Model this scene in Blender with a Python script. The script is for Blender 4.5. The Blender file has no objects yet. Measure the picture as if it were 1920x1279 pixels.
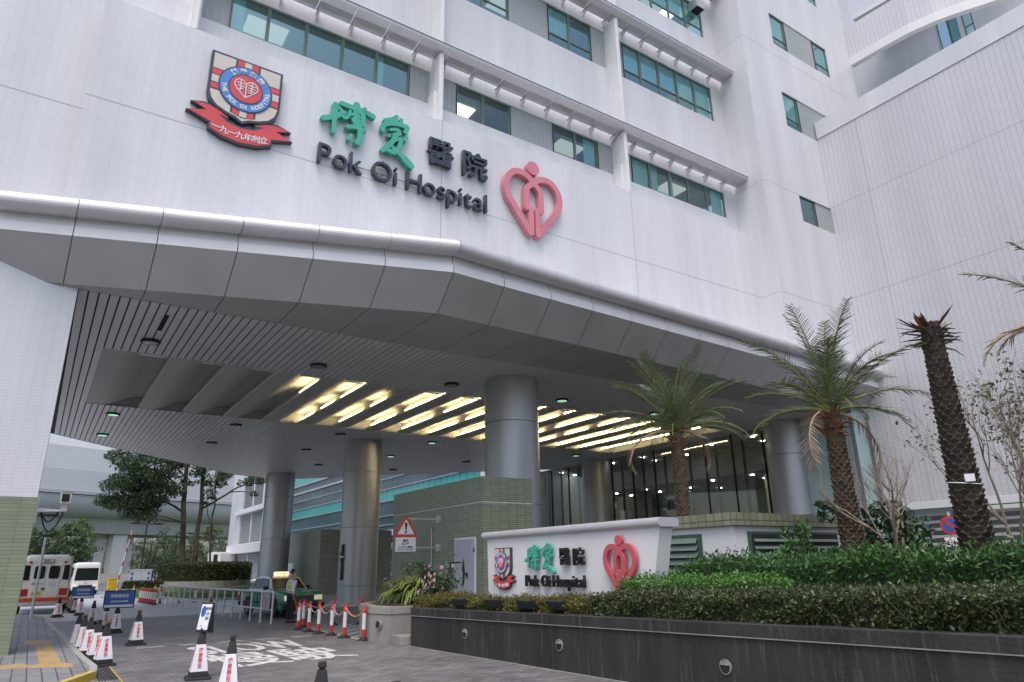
import bpy, bmesh, math, random
import numpy as np
from mathutils import Vector, Matrix
random.seed(7); rng = np.random.default_rng(11)
R = math.radians
SC = bpy.context.scene
COL = SC.collection
# ------------------------------------------------------------------ camera, sky, sun, exposure
cam = bpy.data.cameras.new('camera'); camo = bpy.data.objects.new('camera', cam); COL.objects.link(camo)
yaw, pitch, roll = R(55.937), R(18.118), R(-1.0724)
fwd = Vector((math.cos(yaw)*math.cos(pitch), math.sin(yaw)*math.cos(pitch), math.sin(pitch)))
rt = Vector((math.sin(yaw), -math.cos(yaw), 0)); up = rt.cross(fwd)
r2 = rt*math.cos(roll) + up*math.sin(roll); u2 = -rt*math.sin(roll) + up*math.cos(roll)
mw = Matrix((r2, u2, -fwd)).transposed().to_4x4(); mw.translation = (0, 0, 1.8)
camo.matrix_world = mw
cam.sensor_width = 36; cam.lens = 24; cam.clip_start = .1; cam.clip_end = 3000
SC.camera = camo
w = bpy.data.worlds.new('World'); SC.world = w; w.use_nodes = True
nt = w.node_tree; bg = nt.nodes['Background']
sky = nt.nodes.new('ShaderNodeTexSky'); sky.sky_type = 'NISHITA'; sky.sun_disc = False
SUN_EL, SUN_AZ = 65, 228          # azimuth of the sun measured from +X towards +Y
sky.sun_elevation = R(SUN_EL); sky.sun_rotation = R(90 - SUN_AZ)
sky.air_density = 1.0; sky.dust_density = 4.0
hs = nt.nodes.new('ShaderNodeHueSaturation'); hs.inputs['Saturation'].default_value = .95
nt.links.new(sky.outputs[0], hs.inputs['Color']); nt.links.new(hs.outputs[0], bg.inputs[0])
bg.inputs[1].default_value = .15
sl = bpy.data.lights.new('sun', 'SUN'); sl.energy = .8; sl.angle = R(40); sl.color = (1, .97, .93)
so = bpy.data.objects.new('sun', sl); COL.objects.link(so)
sd = Vector((math.cos(R(SUN_AZ))*math.cos(R(SUN_EL)), math.sin(R(SUN_AZ))*math.cos(R(SUN_EL)), math.sin(R(SUN_EL))))
so.rotation_euler = (-sd).to_track_quat('-Z', 'Y').to_euler(); so.location = (0, 0, 60)
SC.view_settings.view_transform = 'Standard'; SC.view_settings.look = 'None'
SC.view_settings.exposure = .64; SC.view_settings.gamma = 1
SC.cycles.use_denoising = True
SC.cycles.max_bounces = 8; SC.cycles.diffuse_bounces = 4; SC.cycles.transparent_max_bounces = 16
SC.cycles.sample_clamp_indirect = 6

# ------------------------------------------------------------------ materials
MATS = {}
def nodes_of(m): return m.node_tree.nodes, m.node_tree.links
def base_mat(name, col, rough=.6, metal=0, spec=.5, var=0, vscale=3, bump=0, bscale=40, coord='Object', emis=None, est=0, streak=0):
    m = bpy.data.materials.new(name); m.use_nodes = True
    N, L = nodes_of(m); b = N['Principled BSDF']
    b.inputs['Base Color'].default_value = (*col, 1); b.inputs['Roughness'].default_value = rough
    b.inputs['Metallic'].default_value = metal; b.inputs['Specular IOR Level'].default_value = spec
    if emis: b.inputs['Emission Color'].default_value = (*emis, 1); b.inputs['Emission Strength'].default_value = est
    tc = N.new('ShaderNodeTexCoord')
    if var:
        n = N.new('ShaderNodeTexNoise'); n.inputs['Scale'].default_value = vscale; n.inputs['Detail'].default_value = 6
        mp = N.new('ShaderNodeMapping'); L.new(tc.outputs[coord], mp.inputs[0]); L.new(mp.outputs[0], n.inputs['Vector'])
        if streak: mp.inputs['Scale'].default_value = (1, 1, streak)
        mr = N.new('ShaderNodeMapRange'); mr.inputs[1].default_value = .25; mr.inputs[2].default_value = .75
        mr.inputs[3].default_value = 1-var; mr.inputs[4].default_value = 1+var
        L.new(n.outputs[0], mr.inputs[0])
        mx = N.new('ShaderNodeMix'); mx.data_type = 'RGBA'; mx.blend_type = 'MULTIPLY'; mx.inputs[0].default_value = 1
        mx.inputs[6].default_value = (*col, 1); L.new(mr.outputs[0], mx.inputs[7]); L.new(mx.outputs[2], b.inputs['Base Color'])
        rr = N.new('ShaderNodeMapRange'); rr.inputs[3].default_value = max(.02, rough-.12); rr.inputs[4].default_value = min(1, rough+.12)
        L.new(n.outputs[0], rr.inputs[0]); L.new(rr.outputs[0], b.inputs['Roughness'])
    if bump:
        n2 = N.new('ShaderNodeTexNoise'); n2.inputs['Scale'].default_value = bscale; n2.inputs['Detail'].default_value = 5
        L.new(tc.outputs[coord], n2.inputs['Vector'])
        bp = N.new('ShaderNodeBump'); bp.inputs['Strength'].default_value = bump; bp.inputs['Distance'].default_value = .02
        L.new(n2.outputs[0], bp.inputs['Height']); L.new(bp.outputs[0], b.inputs['Normal'])
    MATS[name] = m
    return m
def tile_mat(name, c1, c2, grout, bw, bh, mortar=.006, rough=.3, offset=0.0, bump=.15, dirt=.0, dscale=.35):
    """tiles laid out in the mesh's metre-scaled UVs"""
    m = bpy.data.materials.new(name); m.use_nodes = True
    N, L = nodes_of(m); b = N['Principled BSDF']; b.inputs['Roughness'].default_value = rough
    uv = N.new('ShaderNodeUVMap'); br = N.new('ShaderNodeTexBrick'); L.new(uv.outputs[0], br.inputs['Vector'])
    br.offset = offset; br.inputs['Scale'].default_value = 1
    br.inputs['Color1'].default_value = (*c1, 1); br.inputs['Color2'].default_value = (*c2, 1); br.inputs['Mortar'].default_value = (*grout, 1)
    br.inputs['Brick Width'].default_value = bw; br.inputs['Row Height'].default_value = bh
    br.inputs['Mortar Size'].default_value = mortar; br.inputs['Mortar Smooth'].default_value = .1; br.inputs['Bias'].default_value = 0
    src = br.outputs['Color']
    if dirt:
        tc = N.new('ShaderNodeTexCoord'); mp = N.new('ShaderNodeMapping'); mp.inputs['Scale'].default_value = (1, 1, .3)
        L.new(tc.outputs['Object'], mp.inputs[0])
        n = N.new('ShaderNodeTexNoise'); n.inputs['Scale'].default_value = dscale; n.inputs['Detail'].default_value = 7; n.inputs['Roughness'].default_value = .6
        L.new(mp.outputs[0], n.inputs['Vector'])
        mr = N.new('ShaderNodeMapRange'); mr.inputs[1].default_value = .3; mr.inputs[2].default_value = .7; mr.inputs[3].default_value = 1-dirt; mr.inputs[4].default_value = 1
        L.new(n.outputs[0], mr.inputs[0])
        mx = N.new('ShaderNodeMix'); mx.data_type = 'RGBA'; mx.blend_type = 'MULTIPLY'; mx.inputs[0].default_value = 1
        if name in ('white_tile', 'wing_tile'): mp.inputs['Scale'].default_value = (1.6, 1.6, .16)
        L.new(src, mx.inputs[6]); L.new(mr.outputs[0], mx.inputs[7]); src = mx.outputs[2]
    L.new(src, b.inputs['Base Color'])
    bp = N.new('ShaderNodeBump'); bp.inputs['Strength'].default_value = bump; bp.inputs['Distance'].default_value = .005; bp.invert = True
    L.new(br.outputs['Fac'], bp.inputs['Height']); L.new(bp.outputs[0], b.inputs['Normal'])
    MATS[name] = m
    return m
def leaf_mat(name, cols, rough=.5, trans=.25):
    m = bpy.data.materials.new(name); m.use_nodes = True
    N, L = nodes_of(m); b = N['Principled BSDF']; b.inputs['Roughness'].default_value = rough
    g = N.new('ShaderNodeNewGeometry'); cr = N.new('ShaderNodeValToRGB')
    el = cr.color_ramp.elements; el[0].color = (*cols[0], 1); el[1].color = (*cols[-1], 1)
    for i, c in enumerate(cols[1:-1]): e = el.new((i+1)/(len(cols)-1)); e.color = (*c, 1)
    L.new(g.outputs['Random Per Island'], cr.inputs[0]); L.new(cr.outputs[0], b.inputs['Base Color'])
    tr = N.new('ShaderNodeBsdfTranslucent'); L.new(cr.outputs[0], tr.inputs[0])
    mx = N.new('ShaderNodeMixShader'); mx.inputs[0].default_value = trans
    L.new(b.outputs[0], mx.inputs[1]); L.new(tr.outputs[0], mx.inputs[2]); L.new(mx.outputs[0], N['Material Output'].inputs[0])
    MATS[name] = m
    return m
def glass_mat(name, tint, refl=.12, rough=.02, gcol=(.95, 1, 1)):
    m = bpy.data.materials.new(name); m.use_nodes = True
    N, L = nodes_of(m); N.remove(N['Principled BSDF'])
    t = N.new('ShaderNodeBsdfTransparent'); t.inputs[0].default_value = (*tint, 1)
    g = N.new('ShaderNodeBsdfGlossy'); g.inputs['Roughness'].default_value = rough; g.inputs[0].default_value = (*gcol, 1)
    lw = N.new('ShaderNodeLayerWeight'); lw.inputs[0].default_value = .5; f = N.new('ShaderNodeMath'); f.operation = 'POWER'; f.inputs[1].default_value = 4.5; L.new(lw.outputs['Facing'], f.inputs[0])
    a = N.new('ShaderNodeMath'); a.operation = 'ADD'; a.inputs[1].default_value = refl+.04; a.use_clamp = True
    L.new(f.outputs[0], a.inputs[0])
    mx = N.new('ShaderNodeMixShader'); L.new(a.outputs[0], mx.inputs[0]); L.new(t.outputs[0], mx.inputs[1]); L.new(g.outputs[0], mx.inputs[2])
    L.new(mx.outputs[0], N['Material Output'].inputs[0]); MATS[name] = m
    return m
def emit_mat(name, col, st):
    m = bpy.data.materials.new(name); m.use_nodes = True
    N, L = nodes_of(m); b = N['Principled BSDF']
    b.inputs['Base Color'].default_value = (*col, 1); b.inputs['Emission Color'].default_value = (*col, 1); b.inputs['Emission Strength'].default_value = st
    MATS[name] = m
    return m
tile_mat('white_tile', (.76, .77, .81), (.73, .74, .78), (.62, .63, .67), .23, .078, .005, .3, 0, .08, .19, .45)
tile_mat('wing_tile', (.72, .72, .76), (.68, .68, .725), (.38, .39, .44), .24, .094, .009, .3, 0, .12, .13, .3)
tile_mat('grey_tile', (.36, .39, .4), (.31, .34, .35), (.5, .53, .54), .23, .078, .006, .3, 0, .12, .1)
tile_mat('green_tile', (.25, .29, .20), (.21, .25, .17), (.16, .18, .13), .45, .085, .008, .35, 0, .3, .15, .8)
tile_mat('olive_tile', (.31, .34, .25), (.25, .28, .19), (.1, .115, .08), .34, .068, .009, .35, 0, .3, .15, .8)
tile_mat('khaki_tile', (.34, .35, .29), (.3, .31, .26), (.16, .17, .14), .25, .4, .012, .4, 0, .2, .1, .8)
tile_mat('cap_tile', (.3, .31, .22), (.24, .25, .17), (.09, .09, .07), .22, .2, .012, .4, 0, .3, .3, 2.)
tile_mat('cladding', (.56, .57, .59), (.54, .55, .57), (.47, .48, .50), 60, .5, .06, .4, 0, .2, .08, .1)
tile_mat('paver', (.30, .29, .30), (.17, .165, .175), (.08, .075, .08), .25, .125, .008, .42, .5, .12, .42, .5)
tile_mat('footway_paver', (.31, .31, .33), (.22, .225, .245), (.08, .08, .085), .22, .24, .012, .55, .0, .3, .25, .8)
base_mat('white_paint', (.76, .76, .79), .45, var=.05, vscale=1.2)
base_mat('white_render', (.72, .72, .75), .6, var=.06, vscale=.6, streak=.3)
base_mat('sign_white', (.74, .73, .75), .4, var=.04, vscale=1.5, streak=.3)
base_mat('aluminium', (.6, .6, .62), .38, .55, var=.05, vscale=1.)
base_mat('panel_grey', (.43, .43, .445), .42, .25, var=.1, vscale=.7, bump=.04, bscale=1.2)
base_mat('gutter_metal', (.56, .55, .58), .42, .35, var=.05, vscale=2)
base_mat('column_metal', (.40, .41, .44), .4, .6, var=.06, vscale=.8, streak=.15)
base_mat('slat_metal', (.60, .61, .63), .4, .1, var=.08, vscale=.4)
base_mat('rib_plaster', (.48, .47, .45), .55, var=.05, vscale=1.)
base_mat('dark_gap', (.015, .015, .017), .8)
base_mat('joint_grey', (.42, .43, .47), .7)
base_mat('navy', (.04, .05, .075), .4, var=.15, vscale=3)
base_mat('black', (.012, .012, .013), .5)
base_mat('sign_green', (.06, .40, .29), .4, var=.08, vscale=2)
base_mat('heart_pink', (.62, .22, .27), .4, var=.14, vscale=1.2, streak=.4)
base_mat('heart_rose', (.55, .10, .13), .4, var=.1, vscale=2)
base_mat('beige_panel', (.62, .58, .52), .4, var=.04)
base_mat('emblem_red', (.62, .07, .085), .4, var=.06)
base_mat('emblem_blue', (.08, .24, .62), .4, var=.05)
base_mat('paint_red', (.5, .05, .03), .35, var=.12, vscale=8)
base_mat('frame_green', (.16, .22, .19), .45, .2)
base_mat('blind', (.34, .66, .70), .7, var=.12, vscale=2, streak=.2)
_b = MATS['blind']; _N, _L = nodes_of(_b); _p = _N['Principled BSDF']; _t = _N.new('ShaderNodeBsdfTranslucent'); _t.inputs[0].default_value = (.4, .72, .75, 1); _m = _N.new('ShaderNodeMixShader'); _m.inputs[0].default_value = .45
_L.new(_p.outputs[0], _m.inputs[1]); _L.new(_t.outputs[0], _m.inputs[2]); _L.new(_m.outputs[0], _N['Material Output'].inputs[0])
base_mat('interior', (.36, .37, .37), .8, var=.2, vscale=.7)
base_mat('lobby_dim', (.3, .31, .29), .6, var=.2, vscale=.4)
base_mat('interior_dark', (.07, .07, .07), .8, var=.3, vscale=.6)
base_mat('frost_glass', (.36, .5, .52), .12, spec=.7, var=.06, vscale=.3)
base_mat('concrete', (.26, .25, .23), .75, var=.3, vscale=1.5, bump=.3, bscale=25, streak=.3)
base_mat('viaduct_concrete', (.42, .41, .4), .8, var=.15, vscale=.2, streak=.4)
base_mat('pale_concrete', (.62, .61, .59), .8, var=.12, vscale=.3, streak=.3)
base_mat('kerb_yellow', (.6, .43, .03), .6, var=.25, vscale=6)
base_mat('kerb_stone', (.34, .34, .33), .7, var=.2, vscale=4)
base_mat('tactile', (.42, .29, .14), .6, var=.25, vscale=5, bump=.3, bscale=30)
base_mat('road_paint', (.60, .60, .61), .6, var=.3, vscale=9)
base_mat('grass_ground', (.07, .09, .04), .9, var=.4, vscale=.8)
base_mat('soil', (.05, .035, .025), .95, var=.4, vscale=6, bump=.6, bscale=20)
base_mat('asphalt', (.13, .13, .13), .85, var=.2, vscale=.5)
base_mat('sheen_paving', (.44, .44, .455), .35, var=.14, vscale=.35, bump=.1, bscale=30)
base_mat('rubber', (.018, .018, .02), .65, var=.3, vscale=8, bump=.2, bscale=60)
base_mat('cone_white', (.74, .73, .77), .35, var=.06, vscale=10)
base_mat('flag_red', (.55, .035, .02), .4, var=.15, vscale=10)
base_mat('flag_white', (.72, .7, .69), .4, var=.1, vscale=10)
base_mat('text_red', (.6, .08, .07), .5)
base_mat('board_blue', (.03, .1, .36), .35, var=.06)
base_mat('galvanised', (.56, .57, .59), .42, .6, var=.1, vscale=6)
base_mat('door_grey', (.42, .45, .5), .4, var=.06, vscale=2)
base_mat('taxi_green', (.03, .2, .13), .14, .1, .6)
base_mat('silver_paint', (.5, .51, .53), .25, .5)
base_mat('car_glass', (.012, .016, .017), .12, 0, .22)
base_mat('bus_white', (.68, .68, .67), .22, var=.05)
base_mat('bumper_red', (.5, .06, .03), .3, var=.1, vscale=5)
base_mat('chrome', (.6, .6, .6), .15, 1)
base_mat('plate_yellow', (.7, .5, .08), .5)
base_mat('headlamp', (.7, .68, .62), .1, .3, .8, emis=(1, .8, .5), est=.25)
base_mat('tail_red', (.35, .02, .01), .2)
base_mat('skin', (.36, .2, .14), .5)
base_mat('hair', (.012, .01, .009), .5)
base_mat('shirt', (.6, .62, .68), .8, var=.08, vscale=12)
base_mat('vest', (.38, .52, .08), .7, var=.12, vscale=14)
base_mat('trousers', (.014, .015, .02), .8)
base_mat('baton', (.65, .1, .03), .3)
base_mat('bark', (.065, .052, .042), .9, var=.4, vscale=7, bump=.7, bscale=30, streak=.4)
base_mat('pale_bark', (.33, .27, .22), .85, var=.25, vscale=7, bump=.4, bscale=30)
base_mat('palm_bark', (.12, .085, .06), .9, var=.5, vscale=9, bump=.7, bscale=35)
base_mat('dark_palm_bark', (.055, .042, .032), .9, var=.5, vscale=9, bump=.7, bscale=35)
base_mat('fibre', (.17, .085, .05), .8, var=.4, vscale=12)
base_mat('dry_frond', (.38, .29, .21), .8, var=.2, vscale=9)
base_mat('barrier_yellow', (.7, .42, .02), .4, var=.1)
base_mat('stake', (.4, .33, .26), .8, var=.2, vscale=8)
base_mat('deep_green_slat', (.05, .09, .06), .5, var=.2, vscale=4)
base_mat('shutter', (.5, .53, .53), .5, .1)
base_mat('teal_glass', (.08, .42, .40), .1, 0, .8, var=.12, vscale=.15)
base_mat('smoke_glass', (.075, .135, .16), .07, 0, .8, var=.3, vscale=.12)
base_mat('lamp_off', (.24, .28, .28), .2, 0, .6)
emit_mat('lamp_green', (.45, 1, .66), .42)
emit_mat('tube_lit', (1, .80, .42), 17.)
emit_mat('spot_lit', (1, .96, .86), 34.)
emit_mat('panel_lit', (1, .95, .8), 2.2)
emit_mat('room_fill', (1, .97, .9), .28)
emit_mat('taxi_lamp', (1, .72, .42), 1.0)
glass_mat('window_glass', (.74, .93, .92), .24, .01, (.6, .9, .92))
glass_mat('clear_window_glass', (.74, .90, .88), .10, .01, (.7, .9, .92))
glass_mat('lobby_glass', (.78, .82, .79), .08)
leaf_mat('hedge_leaf', [(.03, .055, .018), (.05, .09, .028), (.10, .095, .05), (.10, .16, .05)], .4)
leaf_mat('low_hedge_leaf', [(.05, .09, .02), (.11, .16, .03), (.24, .1, .04), (.12, .2, .04)], .4)
leaf_mat('fern_leaf', [(.03, .085, .02), (.05, .13, .03), (.08, .19, .045)], .45)
leaf_mat('bright_leaf', [(.05, .14, .02), (.09, .23, .04), (.13, .28, .06)], .45)
leaf_mat('bush_leaf', [(.02, .05, .02), (.035, .075, .03), (.055, .10, .04)], .35)
leaf_mat('tree_leaf', [(.025, .05, .022), (.045, .08, .035), (.075, .12, .05)], .4)
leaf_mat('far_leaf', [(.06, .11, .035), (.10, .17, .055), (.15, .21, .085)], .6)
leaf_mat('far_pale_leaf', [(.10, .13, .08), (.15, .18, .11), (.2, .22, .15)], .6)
leaf_mat('palm_leaf', [(.05, .085, .038), (.085, .125, .06), (.15, .165, .11)], .4)
leaf_mat('stripe_leaf', [(.12, .18, .05), (.3, .34, .1), (.16, .24, .06)], .4)
leaf_mat('petal', [(.6, .32, .45), (.7, .45, .55)], .6)
leaf_mat('sparse_leaf', [(.10, .12, .06), (.16, .18, .1), (.24, .22, .16)], .5)
base_mat('hedge_inner_shade', (.016, .026, .01), .9, var=.5, vscale=9)  # shade inside the hedges put into a dark green colour
base_mat('grass_blade', (.07, .13, .03), .8, var=.4, vscale=4)

# ------------------------------------------------------------------ mesh builder
class MB:
    def __init__(s): s.v = []; s.f = []; s.m = []; s.cur = 0
    def add(s, vs, fs):
        o = len(s.v); s.v.extend(tuple(map(float, p)) for p in vs)
        for f in fs: s.f.append([o+i for i in f]); s.m.append(s.cur)
        return s
    def quad(s, *p): return s.add(p, [list(range(len(p)))])
    def box(s, x0, y0, z0, x1, y1, z1):
        x0, x1 = min(x0, x1), max(x0, x1); y0, y1 = min(y0, y1), max(y0, y1); z0, z1 = min(z0, z1), max(z0, z1)
        return s.add([(x0,y0,z0),(x1,y0,z0),(x1,y1,z0),(x0,y1,z0),(x0,y0,z1),(x1,y0,z1),(x1,y1,z1),(x0,y1,z1)],
              [[0,3,2,1],[4,5,6,7],[0,1,5,4],[1,2,6,5],[2,3,7,6],[3,0,4,7]])
    def prism(s, poly, z0, z1):
        n = len(poly)
        if sum(poly[i][0]*poly[(i+1)%n][1]-poly[(i+1)%n][0]*poly[i][1] for i in range(n)) < 0: poly = poly[::-1]
        return s.add([(x,y,z0) for x,y in poly]+[(x,y,z1) for x,y in poly],
              [list(range(n))[::-1], list(range(n,2*n))]+[[i,(i+1)%n,n+(i+1)%n,n+i] for i in range(n)])
    def ext(s, poly, o, U, V, d):
        """polygon (u,v) at o in the frame U,V, thickened by the vector d"""
        o, U, V, d = map(Vector, (o, U, V, d)); n = len(poly)
        a = sum(poly[i][0]*poly[(i+1)%n][1]-poly[(i+1)%n][0]*poly[i][1] for i in range(n))
        if (a > 0) != (U.cross(V).dot(d) < 0): poly = poly[::-1]
        A = [o+U*u+V*v for u, v in poly]; B = [p+d for p in A]
        return s.add([*A, *B], [list(range(n)), list(range(n,2*n))[::-1]]+[[i, n+i, n+(i+1)%n, (i+1)%n] for i in range(n)])
    def tube(s, pts, r, seg=8, cap=True):
        pts = [Vector(p) for p in pts]; k = len(pts)
        rs = r if isinstance(r, (list, tuple)) else [r]*k
        vs = []; ref = None
        for i, p in enumerate(pts):
            t = (pts[min(i+1,k-1)]-pts[max(i-1,0)]).normalized()
            if ref is None: ref = Vector((0,0,1)) if abs(t.z) < .9 else Vector((1,0,0))
            a = t.cross(ref).normalized(); b = a.cross(t); ref = b
            for j in range(seg):
                q = 2*math.pi*j/seg; vs.append(p+(a*math.cos(q)+b*math.sin(q))*rs[i])
        fs = [[i*seg+j, i*seg+(j+1)%seg, (i+1)*seg+(j+1)%seg, (i+1)*seg+j] for i in range(k-1) for j in range(seg)]
        if cap: fs += [list(range(seg))[::-1], list(range((k-1)*seg, k*seg))]
        return s.add(vs, fs)
    def lathe(s, prof, c=(0,0,0), seg=24):
        cx, cy, cz = c; n = len(prof)
        vs = [(cx+r*math.cos(2*math.pi*j/seg), cy+r*math.sin(2*math.pi*j/seg), cz+z) for r, z in prof for j in range(seg)]
        fs = [[i*seg+j, i*seg+(j+1)%seg, (i+1)*seg+(j+1)%seg, (i+1)*seg+j] for i in range(n-1) for j in range(seg)]
        return s.add(vs, fs+[list(range(seg))[::-1], list(range((n-1)*seg, n*seg))])
    def frustum(s, c, a0, a1, z0, z1, b0=None, b1=None):
        b0 = b0 or a0; b1 = b1 or a1; x, y = c
        return s.add([(x-a0,y-b0,z0),(x+a0,y-b0,z0),(x+a0,y+b0,z0),(x-a0,y+b0,z0),(x-a1,y-b1,z1),(x+a1,y-b1,z1),(x+a1,y+b1,z1),(x-a1,y+b1,z1)],
              [[0,3,2,1],[4,5,6,7],[0,1,5,4],[1,2,6,5],[2,3,7,6],[3,0,4,7]])
    def build(s, name, mat, parent=None, loc=None, rz=0, smooth=False, bevel=0, segs=2):
        me = bpy.data.meshes.new(name); me.from_pydata(s.v, [], s.f)
        for m in (mat if isinstance(mat, (list, tuple)) else [mat]): me.materials.append(MATS[m])
        if len(me.materials) > 1: me.polygons.foreach_set('material_index', s.m)
        if bevel:
            bm = bmesh.new(); bm.from_mesh(me); bmesh.ops.remove_doubles(bm, verts=bm.verts, dist=1e-5)
            bmesh.ops.recalc_face_normals(bm, faces=bm.faces)
            es = [e for e in bm.edges if len(e.link_faces) == 2 and e.calc_face_angle() > .5]
            bmesh.ops.bevel(bm, geom=es, offset=bevel, segments=segs, affect='EDGES', profile=.6, clamp_overlap=True)
            bm.to_mesh(me); bm.free()
        uv_box(me)
        if smooth:
            me.polygons.foreach_set('use_smooth', [True]*len(me.polygons))
            try: me.set_sharp_from_angle(angle=R(38))
            except Exception: pass
        me.update()
        o = bpy.data.objects.new(name, me); COL.objects.link(o)
        if parent: o.parent = parent
        if loc: o.location = loc
        if rz: o.rotation_euler.z = rz
        return o
def uv_box(me):
    uv = me.uv_layers.new(name='UVMap'); n = len(me.loops)
    co = np.empty(len(me.vertices)*3); me.vertices.foreach_get('co', co); co = co.reshape(-1, 3)
    li = np.empty(n, int); me.loops.foreach_get('vertex_index', li)
    nm = np.empty(len(me.polygons)*3); me.polygons.foreach_get('normal', nm); nm = np.abs(nm.reshape(-1, 3))
    ls = np.empty(len(me.polygons), int); me.polygons.foreach_get('loop_total', ls)
    ax = np.repeat(np.argmax(nm*np.array([1,1,1.02]), 1), ls); p = co[li]
    u = np.where(ax == 0, p[:,1], p[:,0]); v = np.where(ax == 2, p[:,1], p[:,2])
    uv.data.foreach_set('uv', np.stack([u, v], 1).ravel())
def tag(o, label=None, cat=None, group=None, kind=None):
    if label: o['label'] = label
    if cat: o['category'] = cat
    if group: o['group'] = group
    if kind: o['kind'] = kind
    return o
def thing(name, label, cat, loc=(0,0,0), rz=0, group=None):
    o = bpy.data.objects.new(name, None); COL.objects.link(o); o.location = loc; o.rotation_euler.z = rz
    o.empty_display_size = .2
    return tag(o, label, cat, group)
def copy_tree(o, parent=None):
    c = o.copy(); COL.objects.link(c); c.parent = parent
    for ch in [x for x in SC.objects if x.parent == o]: copy_tree(ch, c)
    return c
def put(proto, used, loc, rz=0, label=None, group=None):
    """the first call moves the prototype itself, later ones copy it and its parts"""
    o = proto if not used else copy_tree(proto)
    used.append(o); o.location = loc; o.rotation_euler.z = rz
    if label: o['label'] = label
    if group: o['group'] = group
    return o
def text_mesh(body, size=1, depth=0.0, bold=0.0, res=3, align='CENTER', track=1.0):
    c = bpy.data.curves.new('lettering', 'FONT'); c.body = body; c.size = size; c.extrude = depth/2; c.offset = bold
    c.align_x = align; c.align_y = 'CENTER'; c.resolution_u = res; c.space_character = track
    o = bpy.data.objects.new('lettering', c); COL.objects.link(o)
    dg = bpy.context.evaluated_depsgraph_get(); me = bpy.data.meshes.new_from_object(o.evaluated_get(dg))
    bpy.data.objects.remove(o); bpy.data.curves.remove(c)
    return me
def text(name, body, mat, size, o, U, V, depth=.004, bold=0, parent=None, res=3, track=1.0, sx=1.0, fit=None):
    """flat or raised lettering, centred on o, reading along U with V up; fit=(width,height) scales it to that box"""
    me = text_mesh(body, size, depth, bold, res, track=track)
    U, V = Vector(U).normalized(), Vector(V).normalized(); W = U.cross(V)
    co = np.empty(len(me.vertices)*3); me.vertices.foreach_get('co', co); co = co.reshape(-1,3)
    c = (co.max(0)+co.min(0))/2; co = co-c
    if fit: e = np.maximum(co.max(0)*2, 1e-6); co[:,0] *= fit[0]/e[0]; co[:,1] *= fit[1]/e[1]
    co[:,0] *= sx
    A = np.array([U, V, W]); me.vertices.foreach_set('co', (co@A + np.array(o)).ravel())
    me.materials.clear(); me.materials.append(MATS[mat]); me.update(); me.name = name
    ob = bpy.data.objects.new(name, me); COL.objects.link(ob); ob.parent = parent
    return ob
def smooth_line(pts, n=4):
    if len(pts) < 3: return pts
    P = [Vector(p) for p in pts]; P = [P[0]*2-P[1]]+P+[P[-1]*2-P[-2]]; out = []
    for i in range(1, len(P)-2):
        for j in range(n):
            t = j/n; out.append(tuple(.5*((2*P[i])+(P[i+1]-P[i-1])*t+(2*P[i-1]-5*P[i]+4*P[i+1]-P[i+2])*t*t+(3*P[i]-P[i-1]-3*P[i+1]+P[i+2])*t**3)))
    return out+[tuple(P[-2])]
def strokes(name, mat, lines, o, U, V, depth, parent=None, sc=1.0, cap=6):
    """brush strokes (width, [(u,v)...]) as one solid relief"""
    o, U, V = Vector(o), Vector(U).normalized(), Vector(V).normalized(); W = U.cross(V); mb = MB()
    for k, (wd, pts) in enumerate(lines):
        pts = smooth_line(pts)
        P = [Vector((a*sc, b*sc)) for a, b in pts]; h = wd*sc/2; L_, R_ = [], []
        n = len(P)
        for i in range(n):
            t = (P[min(i+1,n-1)]-P[max(i-1,0)]).normalized(); q = Vector((-t.y, t.x))
            L_.append(P[i]+q*h); R_.append(P[i]-q*h)
        def arc(p, t):
            a0 = math.atan2(t.y, t.x)
            return [p+Vector((math.cos(a0+math.pi/2-math.pi*j/cap), math.sin(a0+math.pi/2-math.pi*j/cap)))*h for j in range(1, cap)]
        out = L_ + arc(P[-1], (P[-1]-P[-2])) + R_[::-1] + arc(P[0], (P[0]-P[1]))
        dd = depth+.0017*k
        # ladder of quads so that bent strokes stay clean
        m2 = MB()
        ne = len(out); mb.ext([tuple(p) for p in out], o+W*dd, U, V, W*(-dd)) if n == 2 else None
        if n > 2:
            for i in range(n-1):
                q = [L_[i], L_[i+1], R_[i+1], R_[i]]; mb.ext([tuple(p) for p in q], o+W*(dd+.0006*(i % 2)), U, V, W*(-dd))
            for ip, p in enumerate(P):
                mb.ext([(p.x+h*math.cos(2*math.pi*j/14), p.y+h*math.sin(2*math.pi*j/14)) for j in range(14)], o+W*(dd+.0011+.00004*ip), U, V, W*(-dd))
    return mb.build(name, mat, parent)
def fast_mesh(name, co, loop, tot, mat, parent=None, smooth=False):
    me = bpy.data.meshes.new(name); me.vertices.add(len(co)); me.vertices.foreach_set('co', np.asarray(co, np.float32).ravel())
    nl = len(loop); me.loops.add(nl); me.loops.foreach_set('vertex_index', np.asarray(loop, np.int32))
    npf = nl//tot; me.polygons.add(npf); me.polygons.foreach_set('loop_start', np.arange(npf, dtype=np.int32)*tot)
    me.materials.append(MATS[mat]); me.update(calc_edges=True); me.validate()
    o = bpy.data.objects.new(name, me); COL.objects.link(o); o.parent = parent
    return o
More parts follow.
